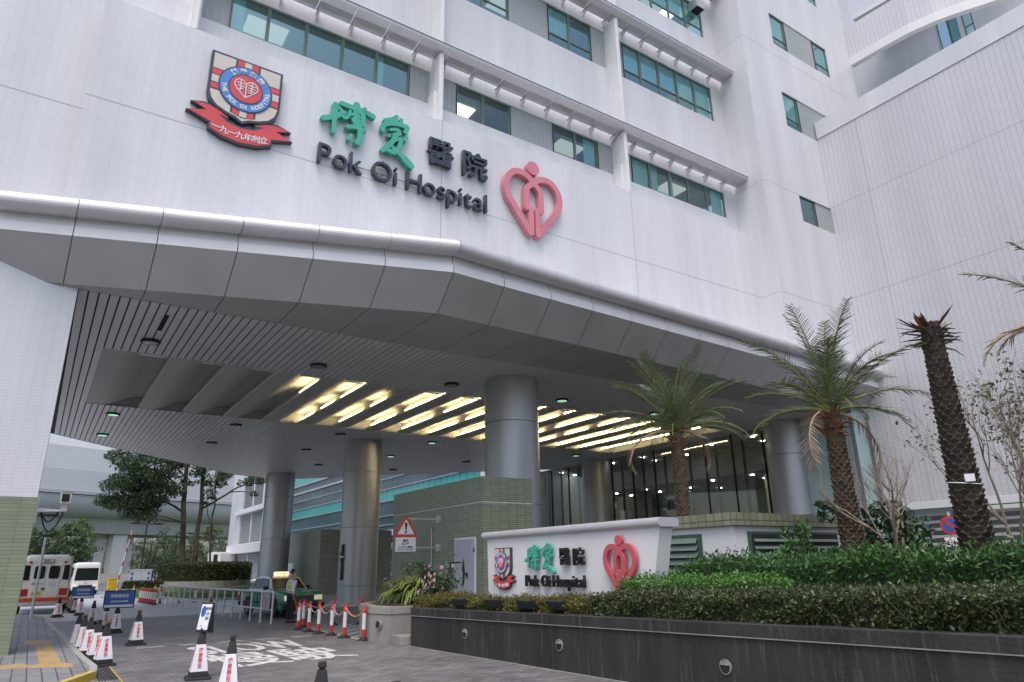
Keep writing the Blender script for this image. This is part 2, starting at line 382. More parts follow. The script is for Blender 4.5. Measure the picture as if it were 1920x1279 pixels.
def leaf_cloud(name, P, size, mat, parent=None, aspect=.5, flat=0.0, axis=None, jitter=.4):
    """one diamond-shaped folded leaf per point; axis = growth direction per point (N,3) or None"""
    n = len(P); a = axis if axis is not None else rng.normal(size=(n,3))
    a = a + rng.normal(size=(n,3))*jitter; a /= np.linalg.norm(a, axis=1)[:,None]
    b = rng.normal(size=(n,3)); b[:,2] *= (1-flat)
    b -= a*(a*b).sum(1)[:,None]; b /= np.linalg.norm(b, axis=1)[:,None]; c = np.cross(a, b)
    s = size*(.6+.8*rng.random(n))[:,None]; wd = s*aspect*.5
    v = np.empty((n,4,3)); v[:,0] = P-a*s*.5; v[:,1] = P+b*wd+c*wd*.35-a*s*.05; v[:,2] = P+a*s*.5; v[:,3] = P-b*wd+c*wd*.35-a*s*.05
    idx = np.arange(n)[:,None]*4; lp = np.concatenate([idx+0, idx+1, idx+2, idx+0, idx+2, idx+3], 1).ravel()
    return fast_mesh(name, v.reshape(-1,3), lp, 3, mat, parent)
def wall_holes(mb, axis, plane, a0, a1, z0, z1, holes, depth, sign=1):
    """wall front with rectangular openings (a0,a1,z0,z1) and their reveals; axis 'y' = plane of constant y"""
    P = (lambda a, z, d=0: (a, plane+sign*d, z)) if axis == 'y' else (lambda a, z, d=0: (plane+sign*d, a, z))
    xs = sorted({a0, a1, *[h[0] for h in holes], *[h[1] for h in holes]}); zs = sorted({z0, z1, *[h[2] for h in holes], *[h[3] for h in holes]})
    xs = [x for x in xs if a0 <= x <= a1]; zs = [z for z in zs if z0 <= z <= z1]
    for i in range(len(xs)-1):
        for j in range(len(zs)-1):
            cx, cz = (xs[i]+xs[i+1])/2, (zs[j]+zs[j+1])/2
            if any(h[0] < cx < h[1] and h[2] < cz < h[3] for h in holes): continue
            mb.quad(P(xs[i], zs[j]), P(xs[i+1], zs[j]), P(xs[i+1], zs[j+1]), P(xs[i], zs[j+1]))
    for h in holes:
        A, B, Z0, Z1 = h
        mb.quad(P(A,Z0), P(A,Z1), P(A,Z1,depth), P(A,Z0,depth)); mb.quad(P(B,Z0), P(B,Z0,depth), P(B,Z1,depth), P(B,Z1))
        mb.quad(P(A,Z0), P(A,Z0,depth), P(B,Z0,depth), P(B,Z0)); mb.quad(P(A,Z1), P(B,Z1), P(B,Z1,depth), P(A,Z1,depth))
# ------------------------------------------------------------------ hospital building
H = 8.75; YU, YP, YT = 19.62, 18.85, 17.78; XS, XW = 27.45, 33.16
hosp = thing('hospital_building', 'white tiled hospital block with teal windows above a deep drive-through canopy', 'building', (10, 30, 0))
def hb(mb, name, mat, parent=None, **k):
    o = mb.build(name, mat, None, **k)
    o.parent = parent or hosp
    o.matrix_parent_inverse = Matrix.Translation((-10, -30, 0))
    if parent: o.matrix_parent_inverse = Matrix.Identity(4)
    return o
# main upper wall with window bands
bands = [(18.36, 19.82, None), (24.14, 26.28, 24.72), (29.64, 31.8, 30.25)]
wins = [(2.51, 8.86, [3.7, 4.98, 6.27, 7.56]), (10.88, 13.4, [12.1]), (15.59, 18.11, [16.81]), (20.16, 26.62, [21.34, 22.65, 23.95, 25.27])]
greys = [(1.69, 2.51), (8.86, 9.70), (9.87, 10.88), (13.4, 15.59), (18.11, 19.0), (19.17, 20.16)]
mb = MB(); holes = [(a, b, z0, z1) for z0, z1, _ in bands for a, b, _ in wins] + [(a, b, z0, z1) for z0, z1, _ in bands for a, b in greys]
wall_holes(mb, 'y', YU, -14, XS, 8.9, 37, holes, .14)
mb.box(-14, YU+6, 8.9, XS, YU+6.2, 37)
hb(mb, 'wall', 'white_tile')
for z0, z1, _ in bands:
    for a, b in greys: mb = MB(); mb.quad((a, YU+.05, z0), (b, YU+.05, z0), (b, YU+.05, z1), (a, YU+.05, z1)); hb(mb, 'infill_panel', 'grey_tile')
mb = MB()   # rooms behind the windows
for z0, z1, _ in bands:
    mb.box(1.6, YU+.15, z0-.35, XS, YU+3.5, z0-.3); mb.box(1.6, YU+.15, z1+.25, XS, YU+3.5, z1+.3); mb.box(1.6, YU+3.5, z0-.35, XS, YU+3.6, z1+.3)
    for a, b in greys: mb.box(a+.02, YU+.2, z0-.3, b-.02, YU+.26, z1+.25)
hb(mb, 'room_interior', 'interior')
def window(par, axis, plane, a, b, z0, z1, mull, trans=None, rec=.09, blinds=(), fr=.055, sign=1, gl='window_glass'):
    """frame with mullions > one pane sheet, blinds"""
    Bx = (lambda m, a0, d0, z0, a1, d1, z1: m.box(a0, plane+sign*d0, z0, a1, plane+sign*d1, z1)) if axis == 'y' else (lambda m, a0, d0, z0, a1, d1, z1: m.box(plane+sign*d0, a0, z0, plane+sign*d1, a1, z1))
    m = MB(); d0, d1 = rec-.05, rec+.03
    Bx(m, a, d0, z0, b, d1, z0+fr); Bx(m, a, d0, z1-fr, b, d1, z1); Bx(m, a, d0, z0+fr, a+fr, d1, z1-fr); Bx(m, b-fr, d0, z0+fr, b, d1, z1-fr)
    for q in mull: Bx(m, q-fr, d0+.004, z0+fr, q-.008, d1, z1-fr); Bx(m, q+.008, d0+.004, z0+fr, q+fr, d1, z1-fr)
    if trans: Bx(m, a+fr, d0+.008, trans-fr/2, b-fr, d1-.004, trans+fr/2)
    f = hb(m, 'window', 'frame_green', par)
    m = MB(); m.quad(*[(u, plane+sign*rec, z) if axis == 'y' else (plane+sign*rec, u, z) for u, z in ((a+.01, z0+.01), (b-.01, z0+.01), (b-.01, z1-.01), (a+.01, z1-.01))]); hb(m, 'pane', gl, f)
    if blinds:
        for q0, q1, zb in blinds:
            m = MB(); nn = max(2, int((q1-q0)/.09))
            P = [(q0+(q1-q0)*i/nn, rec+.06+.02*(i % 2)) for i in range(nn+1)]
            for (u0, e0), (u1, e1) in zip(P, P[1:]):
                pts = [(u0, e0, zb), (u1, e1, zb), (u1, e1, z1-.02), (u0, e0, z1-.02)]
                m.quad(*[(u, plane+sign*e, z) if axis == 'y' else (plane+sign*e, u, z) for u, e, z in pts])
            hb(m, 'blind', 'blind', f)
    return f
def hwin(*a, **k):
    f = window(hosp, *a, **k); f.matrix_parent_inverse = Matrix.Translation((-10, -30, 0)); return f
for bi, (z0, z1, tr) in enumerate(bands):
    for wi, (a, b, mu) in enumerate(wins):
        bl = []; ed = [a]+mu+[b]
        for i in range(len(ed)-1):
            full = bi >= 1; rr = random.random()
            if full and rr < .85: bl.append((ed[i]+.06, ed[i+1]-.06, z0+(.62 if rr < .6 else .25)))
            elif not full:
                if wi == 3: bl += [[(ed[i]+.06, ed[i+1]-.06, z0+.02)], [(ed[i]+.08, ed[i]+.6, z0+.02)], [(ed[i]+.08, ed[i]+.3, z0+.02)], [], [(ed[i]+.45, ed[i+1]-.1, z0+.02)]][i]
                elif wi == 0: bl += [[(ed[i]+.05, ed[i]+.45, z0+.02)], [], [], [], [(ed[i]+.1, ed[i]+.3, z0+.02)]][i]
                elif wi == 2 and i == 1: bl.append((ed[i]+.55, ed[i+1]-.12, z0+.02))
        hwin('y', YU, a, b, z0, z1, mu, tr, blinds=bl, gl='clear_window_glass' if bi == 0 and wi > 0 else 'window_glass')
# lit ceiling panels seen in the rooms
for x, y, z in ((11.6, YU+1.3, 20.03), (25.1, YU+1.4, 32.0)):
    m = MB(); m.box(x, y, z, x+.9, y+.8, z+.02); hb(m, 'ceiling_light', 'panel_lit')
for bi, (z0, z1, _) in enumerate(bands):  # weak glowing panels added inside the rooms to brighten the blinds
    for k in range(7):
        if (k+bi) % 2: continue
        m = MB(); m.box(3.2+3.4*k, YU+1.0, z1+.2, 4.6+3.4*k, YU+1.9, z1+.24); hb(m, 'fill_panel', 'room_fill')
# projecting sign panel
mb = MB(); mb.box(-.8, YP, 10.4, XS, YU-.004, 17.22); hb(mb, 'sign_panel', 'white_tile')
for q in ((-.8, YP-.003, 13.906, XS, YP, 13.934), (9.846, YP-.003, 10.4, 9.874, YP, 13.9), (9.846, YP-.003, 13.94, 9.874, YP, 17.22), (19.116, YP-.003, 10.4, 19.144, YP, 13.9), (19.116, YP-.003, 13.94, 19.144, YP, 17.22), (-14, YU-.003, 13.9, -.81, YU, 13.93)):
    mb = MB(); mb.box(*q); hb(mb, 'wall_joint', 'joint_grey')
# fins and sun shades
for x in (1.4, 9.72, 19.02):
    for z0, z1 in ((17.23, 20.2), (20.5, 26.6), (27.05, 37)):
        m = MB(); m.box(x, YP+.03, z0, x+.10, YU-.003, z1); m.box(x+.10, YP-.01, z0, x+.15, YU-.003, z1); m.box(x+.15, YP+.05, z0, x+.19, YU-.003, z1)
        if z0 < 18: m.box(x-.1, YP+.25, z0, x-.003, YU-.003, 18.6)
        hb(m, 'fin', 'white_paint')
for zc in (20.38, 26.94, 32.6):
    xs = [1.4+1.2445*k for k in range(21)]+[XS]
    m = MB()
    for a, b in zip(xs, xs[1:]):
        sec = [(YP-.21, .10), (YP-.18, -.0), (YP+.1, -.09), (YP+.38, -.12), (YP+.58, -.10), (YP+.58, -.06), (YP+.38, -.08), (YP+.1, -.045), (YP-.16, .06), (YP-.17, .12)]
        n = len(sec); m.add([(a+.012, y, zc+z) for y, z in sec]+[(b-.012, y, zc+z) for y, z in sec], [list(range(n)), list(range(n, 2*n))[::-1]]+[[i, n+i, n+(i+1)%n, (i+1)%n] for i in range(n)])
    s = hb(m, 'sun_shade', 'aluminium', smooth=False)
    m = MB(); m.box(1.4, YP-.215, zc+.10, XS-.02, YP-.17, zc+.135); hb(m, 'edge_trim', 'dark_gap', s)
    for a in xs[:-1]:
        m = MB(); m.ext([(YP+.25, zc-.1), (YU-.004, zc-.16), (YU-.004, zc-.42), (YP+.62, zc-.36), (YP+.42, zc-.22)], (a+.07, 0, 0), (0,1,0), (0,0,1), (.05,0,0))
        m.box(a+.052, YP+.3, zc-.115, a+.14, YU-.004, zc-.07); hb(m, 'bracket', 'gutter_metal', s)
# tower on the right
tw = [(30.36, 31.7, 18.42, 19.97), (30.36, 31.7, 24.22, 26.46), (34.55, 36, 24.22, 26.46), (30.36, 31.7, 29.7, 31.92), (34.53, 35.97, 29.75, 31.92), (30.36, 31.7, 35.2, 37.4), (34.53, 35.97, 35.2, 37.4)]
tg = [(31.7, 33.16, 18.42, 19.97), (31.7, 34.55, 24.22, 26.46), (31.7, 34.53, 29.7, 31.92), (31.7, 34.53, 35.2, 37.4)]
mb = MB(); wall_holes(mb, 'y', YT, XS, 38.85, 8.9, 40, tw+tg, .12)
mb.quad((XS, YT, 8.9), (XS, YU+.01, 8.9), (XS, YU+.01, 40), (XS, YT, 40)); mb.quad((38.85, YT, 8.9), (38.85, YT, 40), (38.85, 30, 40), (38.85, 30, 8.9)); mb.quad((XS, YU, 37), (XS, 26, 37), (XS, 26, 40), (XS, YU, 40))
hb(mb, 'tower_wall', 'white_tile')
for a, b, z0, z1 in tg: mb = MB(); mb.quad((a, YT+.05, z0), (b, YT+.05, z0), (b, YT+.05, z1), (a, YT+.05, z1)); hb(mb, 'infill_panel', 'grey_tile')
mb = MB(); mb.box(XS+.3, YT+2.2, 17, 38.6, YT+2.3, 39); hb(mb, 'room_interior', 'interior_dark')
for a, b, z0, z1 in tw:
    hwin('y', YT, a, b, z0, z1, [], (z0+.62) if z0 > 20 else None, blinds=[(a+.05, b-.05, z0+.5)] if random.random() < .7 else [])
for z in (13.9, 19.95, 28.9):
    mb = MB(); mb.box(XS, YT-.003, z-.012, XW if z < 24 else 38.85, YT, z+.012); mb.box(XS-.003, YT, z-.012, XS, YU if z > 17.3 else YP, z+.012); hb(mb, 'wall_joint', 'joint_grey')
# extract duct at the top window
m = MB(); m.frustum((26.0, YU-.25), .32, .32, 31.05, 31.6, .3, .3); m.box(25.8, YU-.2, 31.55, 26.2, YU+.05, 31.75); hb(m, 'extract_hood', 'galvanised')
m = MB(); m.box(25.72, YU-.52, 31.03, 26.28, YU+.0, 31.045); hb(m, 'hood_opening', 'dark_gap')
# left pier
mb = MB(); mb.box(-9, YU, 3.48, -.15, 21.3, 8.9); hb(mb, 'pier', 'white_tile')
mb = MB(); mb.box(-9, YU-.03, 0, -.13, 21.33, 3.48); hb(mb, 'pier_base', 'green_tile')
# ---- canopy
def yb(x): return 16.55 - (x-8.6)*.3255 if x < 8.6 else 16.55 + (x-8.6)*.0533
jx = [-2.2, -.48, 1.32, 3.14, 4.95, 6.77, 8.6, 10.4, 12.22, 14.03, 15.85, 17.67, 19.48, 21.3, 23.1, 24.9, 26.7, 28.5, 30.3, 32.1, XW-.02]
def offs(x, s): return (x+.02*s, yb(x)-s*(1.05 if x < 8.7 else 1.0))
def skin(mb, prof, gap=.011, inset=0):
    for a, b in zip(jx, jx[1:]):
        a2, b2 = a+gap, b-gap
        if a == -2.2: a2 = a
        for (s0, z0), (s1, z1) in zip(prof, prof[1:]):
            q = []
            for x, s, z in ((a2, s0, z0), (b2, s0, z0), (b2, s1, z1), (a2, s1, z1)):
                j = a if x == a2 else b
                px, py = offs(j, s); px += (x-j); py += (yb(x)-yb(j)) if abs(j-8.6) > .01 or True else 0
                q.append((px, py, z))
            mb.quad(*q)
arc = [(1.0+.24*math.cos(t), 10.40+.24*math.sin(t)) for t in np.linspace(R(-150), R(95), 18)]
mb = MB(); skin(mb, [(0, 8.75), (.88, 9.70)]); fas = hb(mb, 'canopy_fascia', 'panel_grey')
mb = MB(); skin(mb, [(.88, 9.70), (.89, 9.95), (.80, 9.95), (.80, 10.25)]); hb(mb, 'canopy_trim', 'white_paint')
mb = MB(); skin(mb, arc+[(.6, 10.66), (-2.5, 10.75)], .009); g = hb(mb, 'canopy_gutter', 'gutter_metal', smooth=True)
mb = MB(); skin(mb, [(-.03, 8.79), (.84, 9.72), (.85, 9.94), (.78, 9.97), (.78, 10.25)]+[(1.0+.225*math.cos(t), 10.40+.225*math.sin(t)) for t in np.linspace(R(-150), R(95), 12)], -.01)
px, py = offs(-2.2, .8); mb.ext([(-1.2, 10.76), (.8, 10.2), (.9, 9.7), (0, 8.75), (-1.2, 8.75)], (-2.19, yb(-2.2), 0), (0,-1,0), (0,0,1), (.02,0,0))
hb(mb, 'canopy_backing', 'joint_grey')
mb = MB()
for a, b in zip(jx[1:], jx[2:]): mb.quad((a+.01, yb(a+.01), 8.75), (a+.01, 19.72, 8.75), (b-.01, 19.72, 8.75), (b-.01, yb(b-.01), 8.75))
sof = hb(mb, 'canopy_soffit', 'panel_grey')
mb = MB(); mb.add([(-2.2, 20.3, 8.775), (-2.2, 25, 8.775), (33.1, 25, 8.775), (33.1, yb(33.1)+.1, 8.775), (8.6, 16.65, 8.775)], [[0,1,2,3,4]]); hb(mb, 'soffit_backing', 'dark_gap')
# slatted ceiling with real gaps, running along y
far = [(-.3, 42.6), (3.05, 46.5), (6.8, 50.4), (11.5, 55.6), (14.5, 56.9), (17, 56.3), (22, 51.1), (27.6, 46.3), (32.7, 42.2)]
def yfar(x): return float(np.interp(x, [p[0] for p in far], [p[1] for p in far]))
sl_ = MB(); x = -.15
while x < 32.5:
    a, b = x+.021, min(x+.2415-.021, 32.6)
    for y0, y1 in (((19.74, 24.95), (34.1, None)) if .70 < x+.12 < 31.0 else ((19.74, None),)):
        ya, yc = (y1, y1) if y1 else (yfar(a), yfar(b))
        sl_.add([(a,y0,H-.012),(b,y0,H-.012),(b,yc,H-.012),(a,ya,H-.012),(a,y0,H+.03),(b,y0,H+.03),(b,yc,H+.03),(a,ya,H+.03)], [[0,3,2,1],[0,1,5,4],[1,2,6,5],[2,3,7,6],[3,0,4,7]])
    x += .2415
hb(sl_, 'slat_ceiling', 'slat_metal')
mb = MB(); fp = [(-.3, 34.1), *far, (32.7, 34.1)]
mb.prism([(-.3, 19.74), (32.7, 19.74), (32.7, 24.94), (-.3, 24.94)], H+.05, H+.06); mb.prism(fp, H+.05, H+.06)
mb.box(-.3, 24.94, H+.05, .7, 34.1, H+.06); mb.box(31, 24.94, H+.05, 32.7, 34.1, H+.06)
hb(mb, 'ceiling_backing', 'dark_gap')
mb = MB()
for (ax, ay), (bx_, by) in zip(far, far[1:]): mb.quad((ax, ay+.02, H-.03), (bx_, by+.02, H-.03), (bx_, by+.02, H+1.5), (ax, ay+.02, H+1.5))
hb(mb, 'canopy_edge', 'panel_grey')
mb = MB(); mb.prism([(-2.5, 21.3), (32.7, 21.3), *[(p[0], p[1]+.05) for p in far[::-1]], (-2.5, 40)], 10.4, 10.5); mb.prism([(-2.5, 21.35), (-.32, 21.35), (-.32, 42.5), (-2.5, 40)], H-.01, H+.3); hb(mb, 'canopy_roof', 'panel_grey')
# wave-shaped coffer ribs
Y0, Y1 = 24.95, 34.1
rx = [.72]+[2.81+1.8*k for k in range(16)]
mb = MB()
for k in range(16):
    a, b = rx[k], rx[k+1]; Lb = b-a
    prof = []
    for t in np.linspace(0, 1, 13):
        u = max(0, (t-.3)/.7); prof.append((a+.06+t*(Lb-.02), H+.005+.46*(u*u*(3-2*u))))
    if k: prof = [(a+.28, H+.5), (a+.2, H+.14), (a+.04, H+.12), (a-.005, H+.07), (a+.01, H+.025)]+prof
    else: prof = [(a, H), (a+.05, H+.004)]+prof
    prof += [(b+.28, H+.5)]
    for (x0, z0), (x1, z1) in zip(prof, prof[1:]): mb.quad((x0, Y0, z0), (x1, Y0, z1), (x1, Y1, z1), (x0, Y1, z0))
rib = hb(mb, 'coffer_rib', 'rib_plaster', smooth=True)
mb = MB()
mb.quad((.7, Y1, H), (31.3, Y1, H), (31.3, Y1, H+.9), (.7, Y1, H+.9)); mb.quad((.7, Y0, H), (.7, Y0, H+.9), (31.3, Y0, H+.9), (31.3, Y0, H)); mb.quad((.7, Y0, H), (.7, Y1, H), (.7, Y1, H+.9), (.7, Y0, H+.9))
mb.quad((.7, Y0, H+.6), (31.3, Y0, H+.6), (31.3, Y1, H+.6), (.7, Y1, H+.6)); mb.quad((31.0, Y0, H), (31.0, Y1, H), (31.0, Y1, H+.9), (31.0, Y0, H+.9))
hb(mb, 'coffer_frame', 'rib_plaster')
# fluorescent tubes behind the rib lips: (rib index, y from, y to)
lit = {3: [(26.3, 28.6)], 4: [(25.05, 28.5), (29.5, 31.1), (32.2, 34)], 5: [(27.9, 29.5), (30.6, 33.6)], 6: [(25.05, 29.6), (30.8, 33.8)], 7: [(25.05, 29.0), (30.4, 33.8)],
       8: [(28.2, 30.0), (31, 34)], 9: [(25.05, 34)], 10: [(25.05, 26.4), (27, 29), (30, 34)], 11: [(25.05, 29.5), (30.7, 33.9)], 12: [(25.05, 28), (29, 31), (32, 33.8)],
       13: [(25.05, 34)], 14: [(25.05, 34)], 15: [(25.05, 26.2), (28, 34)]}
# labels must single each run out
ordn = ['first', 'second', 'third', 'fourth', 'fifth', 'sixth', 'seventh', 'eighth', 'ninth', 'tenth', 'eleventh', 'twelfth', 'thirteenth']
for n, (k, runs) in enumerate(sorted(lit.items())):
    b = rx[k+1]
    for j, (y0, y1) in enumerate(runs):
        m = MB(); m.tube([(b+.13, y0, H+.185), (b+.13, y1, H+.185)], .028, 8)
        o = m.build('fluorescent_tube', 'tube_lit')
        where = 'whole length' if len(runs) == 1 else ['street end', 'middle' if len(runs) == 3 else 'far end', 'far end'][j]
        tag(o, f'warm lit tube lamp behind the {ordn[n]} lit ceiling rib from the left, {where}', 'lamp', 'tube lamps in the ribbed ceiling')
# columns
for i, (cx, cy) in enumerate(((14.65, 21.8), (14.9, 37.6), (14.8, 53.9), (32.1, 21.8), (32.7, 37.8))):
    m = MB()
    for z0, z1 in ((0, .85), (.862, 3.88), (3.892, 6.95), (6.962, H-.11)): m.lathe([(1.03, z0), (1.05, z0+.006), (1.05, z1-.006), (1.03, z1)], (cx, cy, 0), 48)
    m.lathe([(.985, 0), (.985, H)], (cx, cy, 0), 32)
    hb(m, 'column', 'column_metal', smooth=True)
# lobby glazing
gy = [20.6, 23.4, 25.56, 27.61, 29.75, 31.95, 34.04, 36.2, 38.9, 41.24, 43.48, 45.2]
m = MB(); m.quad((32.25, gy[0], .3), (32.95, gy[-1], .3), (32.95, gy[-1], H), (32.25, gy[0], H)); lob = hb(m, 'lobby_glazing', 'lobby_glass')
m = MB()
for y in gy:
    xx = 32.25+.7*(y-gy[0])/(gy[-1]-gy[0]); m.box(xx-.05, y-.022, .3, xx+.12, y+.022, H)
    m.box(xx+.9, y-.02, .3, xx+1.1, y+.02, H)
hb(m, 'mullion', 'dark_gap', None)
m = MB(); m.box(33, 20, 0, 48, 46, .3); m.box(47.8, 20, .3, 48, 46, 9); m.box(38.2, 20, 7.3, 38.4, 46, 9); m.box(33, 45.5, .3, 48, 45.7, 9); m.box(33.1, 19.6, .3, 48, 19.8, 9); hb(m, 'lobby_interior', 'lobby_dim')
m = MB(); m.box(32.8, 20, H+.06, 38.2, 46, H+.1); m.box(38.4, 20, 7.3, 48, 46, 7.34); hb(m, 'lobby_ceiling', 'interior')
m = MB(); m.box(37, 23.5, .3, 37.4, 33, 3.4); m.box(40, 28, .3, 41.2, 29.2, 7.3); m.box(37, 36, .3, 37.4, 44, 2.8); hb(m, 'lobby_partition', 'white_render')
for i, (x, y, z) in enumerate([(34.5+1.9*a, 22.5+3.1*b+.7*(a % 2), H+.04) for a in range(2) for b in range(8)] + [(39.6+2.4*a, 23+3.4*b+.8*(a % 2), 7.28) for a in range(3) for b in range(7)]):
    if (i*7) % 10 < 3: continue
    m = MB(); m.lathe([(.11, 0), (.11, .03)], (x, y, z-.03), 12); hb(m, 'lobby_downlight', 'spot_lit')
# frosted bay beside the right column
m = MB(); m.box(32.08, 18.3, .3, 32.11, 20.75, H-.06); m.box(32.11, 18.0, .3, 33.12, 18.03, H-.06); fg = hb(m, 'frosted_glazing', 'frost_glass')
m = MB()
for y in (18.28, 20.78): m.box(32.03, y-.04, .3, 32.13, y+.04, H-.01)
m.box(32.06, 17.96, H-.07, 33.15, 18.06, H-.01); m.box(32.06, 18.0, H-.07, 32.12, 20.8, H-.01); m.box(32.5, 17.985, .3, 32.53, 18.0, H-.07); m.box(33.05, 17.96, .3, 33.15, 18.06, H)
hb(m, 'glazing_frame', 'galvanised')
m = MB(); m.box(26.9, 20.05, H-.004, 31.0, 20.85, H+.02); hb(m, 'ceiling_slot', 'dark_gap')
m = MB()
for k in range(10): m.box(2.02, 20.62+k*.15, H-.05, 2.13, 20.72+k*.15, H-.012)
hb(m, 'ceiling_vent', 'dark_gap')
# ceiling lamps
used = []; lampA = thing('ceiling_lamp', 'x', 'lamp')
m = MB(); m.lathe([(.26, -.075), (.29, -.06), (.29, 0), (.25, 0)], (0,0,0), 28); m.build('ring', 'dark_gap', lampA, smooth=True)
m = MB(); m.lathe([(.05, -.085), (.24, -.074), (.24, -.05)], (0,0,0), 28); m.build('lens', 'lamp_off', lampA, smooth=True)
lampB = copy_tree(lampA)
for c in [o for o in SC.objects if o.parent == lampB and o.name.startswith('lens')]:
    c.data = c.data.copy(); c.data.materials[0] = MATS['lamp_green']
usedB = []
row = {23.4: 'nearest row', 35.9: 'row behind the ribs', 41.8: 'third row', 47.9: 'back row'}
on = {(1, 35.9), (1, 41.8), (4, 35.9), (4, 41.8), (4, 23.4), (5, 23.4), (6, 35.9)}
for y in (23.4, 35.9, 41.8, 47.9):
    for k, x in enumerate((2.0, 7.42, 12.86, 18.45, 24.2, 29.3), 1):
        if y == 47.9 and k not in (3, 4): continue
        if y == 41.8 and k > 5: continue
        if y == 47.9: x = (15.7, 21.4)[k-3]
        lit_ = (k, y) in on
        put(lampB if lit_ else lampA, usedB if lit_ else used, (x, y, H-.012), 0, f"{'green glowing' if lit_ else 'unlit grey'} ceiling lamp, {ordn[k-1]} from the left in the {row[y]}", 'round lamps in the canopy ceiling')
# ---- right wing
wing = thing('hospital_wing', 'windowless white tiled wing with a parapet, filling the right side', 'building', (36, 5, 0))
def wb(mb, name, mat, **k):
    o = mb.build(name, mat, wing, **k); o.matrix_parent_inverse = Matrix.Translation((-36, -5, 0)); return o
m = MB(); m.box(XW, -30, 4.15, XW+.8, 17.8, 25.43); wb(m, 'wall', 'wing_tile')
m = MB(); m.box(XW-.02, -30, 3.86, XW+.85, 17.79, 4.15); wb(m, 'beam', 'white_render')
for q in ((XW-.003, -30, 24.33, XW, 17.78, 24.36), (XW-.003, -30, 19.95, XW, 17.78, 19.98), (XW-.003, -30, 14.58, XW, 17.78, 14.61), (XW-.004, 15.53, 4.2, XW, 15.56, 24.3)):
    m = MB(); m.box(*q); wb(m, 'wall_joint', 'joint_grey')
m = MB(); m.box(XW-.045, -30, 24.36, XW-.001, 17.78, 25.42); wb(m, 'parapet_band', 'white_tile')
m = MB(); m.box(XW+.3, -30, 0, XW+.6, 17.7, 1.1); m.box(XW+4, -30, 0, XW+4.2, 17.7, 3.86)
for k in range(8): m.box(XW+.3, -30, 1.3+.32*k, XW+.36, 17.7, 1.42+.32*k)
wb(m, 'louvred_basement', 'viaduct_concrete')
# roof terrace: curved balcony band and set-back walls
cv = [(38.85, 17.78), (38.95, 16.0), (39.12, 14.2), (39.5, 12.8), (40.1, 11.5), (40.8, 10.2), (41.8, 8.6), (43.2, 6.6)]
def ribbon(z0, z1, off, th=.25):
    m = MB()
    for (a, b), (c, d) in zip(cv, cv[1:]):
        m.prism([(a+off, b), (c+off, d), (c+off+th, d), (a+off+th, b)], z0, z1)
    return m
wb(ribbon(32.62, 34.9, 0), 'balcony_wall', 'wing_tile'); wb(ribbon(32.0, 32.6, -.06, .4), 'balcony_beam', 'white_render')
m = MB(); m.box(44, 14.5, 24, 44.3, 20.5, 45); m.box(44, 20.3, 24, 46, 20.6, 45); m.box(44.01, 13.0, 24, 52, 13.2, 45); m.box(44.3, -4, 24, 44.6, 12.4, 45); wb(m, 'terrace_wall', 'white_tile')
m = MB(); m.prism([(40.2, 17.7), (40.6, 14), (41.8, 11), (44, 8), (44, 17.7)], 36.3, 36.6); wb(m, 'terrace_shade_slab', 'white_render')  # unseen slab added behind the balcony band to shade the terrace walls
m = MB(); m.box(XW+.8, -20, 23.8, 46, 17.7, 24.2); wb(m, 'terrace_floor', 'viaduct_concrete')
f = window(wing, 'x', 44.0, 12.45, 13.0, 30, 38.5, [], 34, rec=.3, gl='clear_window_glass'); f.matrix_parent_inverse = Matrix.Translation((-36, -5, 0))
f = window(wing, 'x', 44.0, 13.2, 14.5, 28, 44, [13.85], 36.0, rec=.4, blinds=[(13.22, 13.8, 29)], gl='clear_window_glass'); f.matrix_parent_inverse = Matrix.Translation((-36, -5, 0))
f = window(wing, 'y', 20.25, 39.0, 43.9, 28, 34.3, [41, 42.5], 31, rec=.02); f.matrix_parent_inverse = Matrix.Translation((-36, -5, 0))
# roof-top creeper spilling over the parapet
P = np.stack([33.7+rng.random(1500)*1.3, 5.0+rng.random(1500)*3.2, 25.3+rng.random(1500)**1.3*1.5], 1); P[:,2] -= np.clip(P[:,1]-6.6, 0, 2)*.75
tag(leaf_cloud('roof_shrub', P, .22, 'bush_leaf'), 'small green shrub growing on the roof behind the parapet top right', 'shrub')
# ------------------------------------------------------------------ emblem, name lettering and logo (on the facade, again on the low sign wall)
BO = [(0.3, [(5.46, 15.49), (5.76, 15.65), (6.11, 15.93)]), (0.34, [(5.82, 16.14), (5.81, 15.64)]), (0.24, [(5.81, 15.64), (5.82, 15.11)]), (0.2, [(5.83, 16.14), (5.97, 16.04), (6.11, 15.92)]), (0.3, [(6.02, 16.26), (6.25, 16.25), (6.49, 16.24)]), (0.3, [(6.64, 16.25), (6.89, 16.24), (7.12, 16.18)]), (0.38, [(6.53, 16.4), (6.54, 16.0), (6.59, 15.68)]), (0.2, [(6.31, 16.07), (6.29, 15.9), (6.18, 15.76), (6.11, 15.77)]), (0.18, [(6.38, 15.97), (6.49, 16.02)]), (0.18, [(6.41, 15.81), (6.5, 15.65)]), (0.26, [(6.63, 16.15), (6.75, 16.11), (6.78, 15.72)]), (0.14, [(6.62, 15.94), (6.75, 15.97)]), (0.14, [(6.63, 15.79), (6.74, 15.84)]), (0.2, [(6.81, 16.36), (6.84, 16.28)]), (0.26, [(6.27, 15.45), (6.51, 15.53), (6.68, 15.51), (6.83, 15.52)]), (0.32, [(6.61, 15.67), (6.69, 15.43), (6.69, 15.1), (6.61, 14.98)]), (0.22, [(6.39, 15.16), (6.33, 15.01)])]
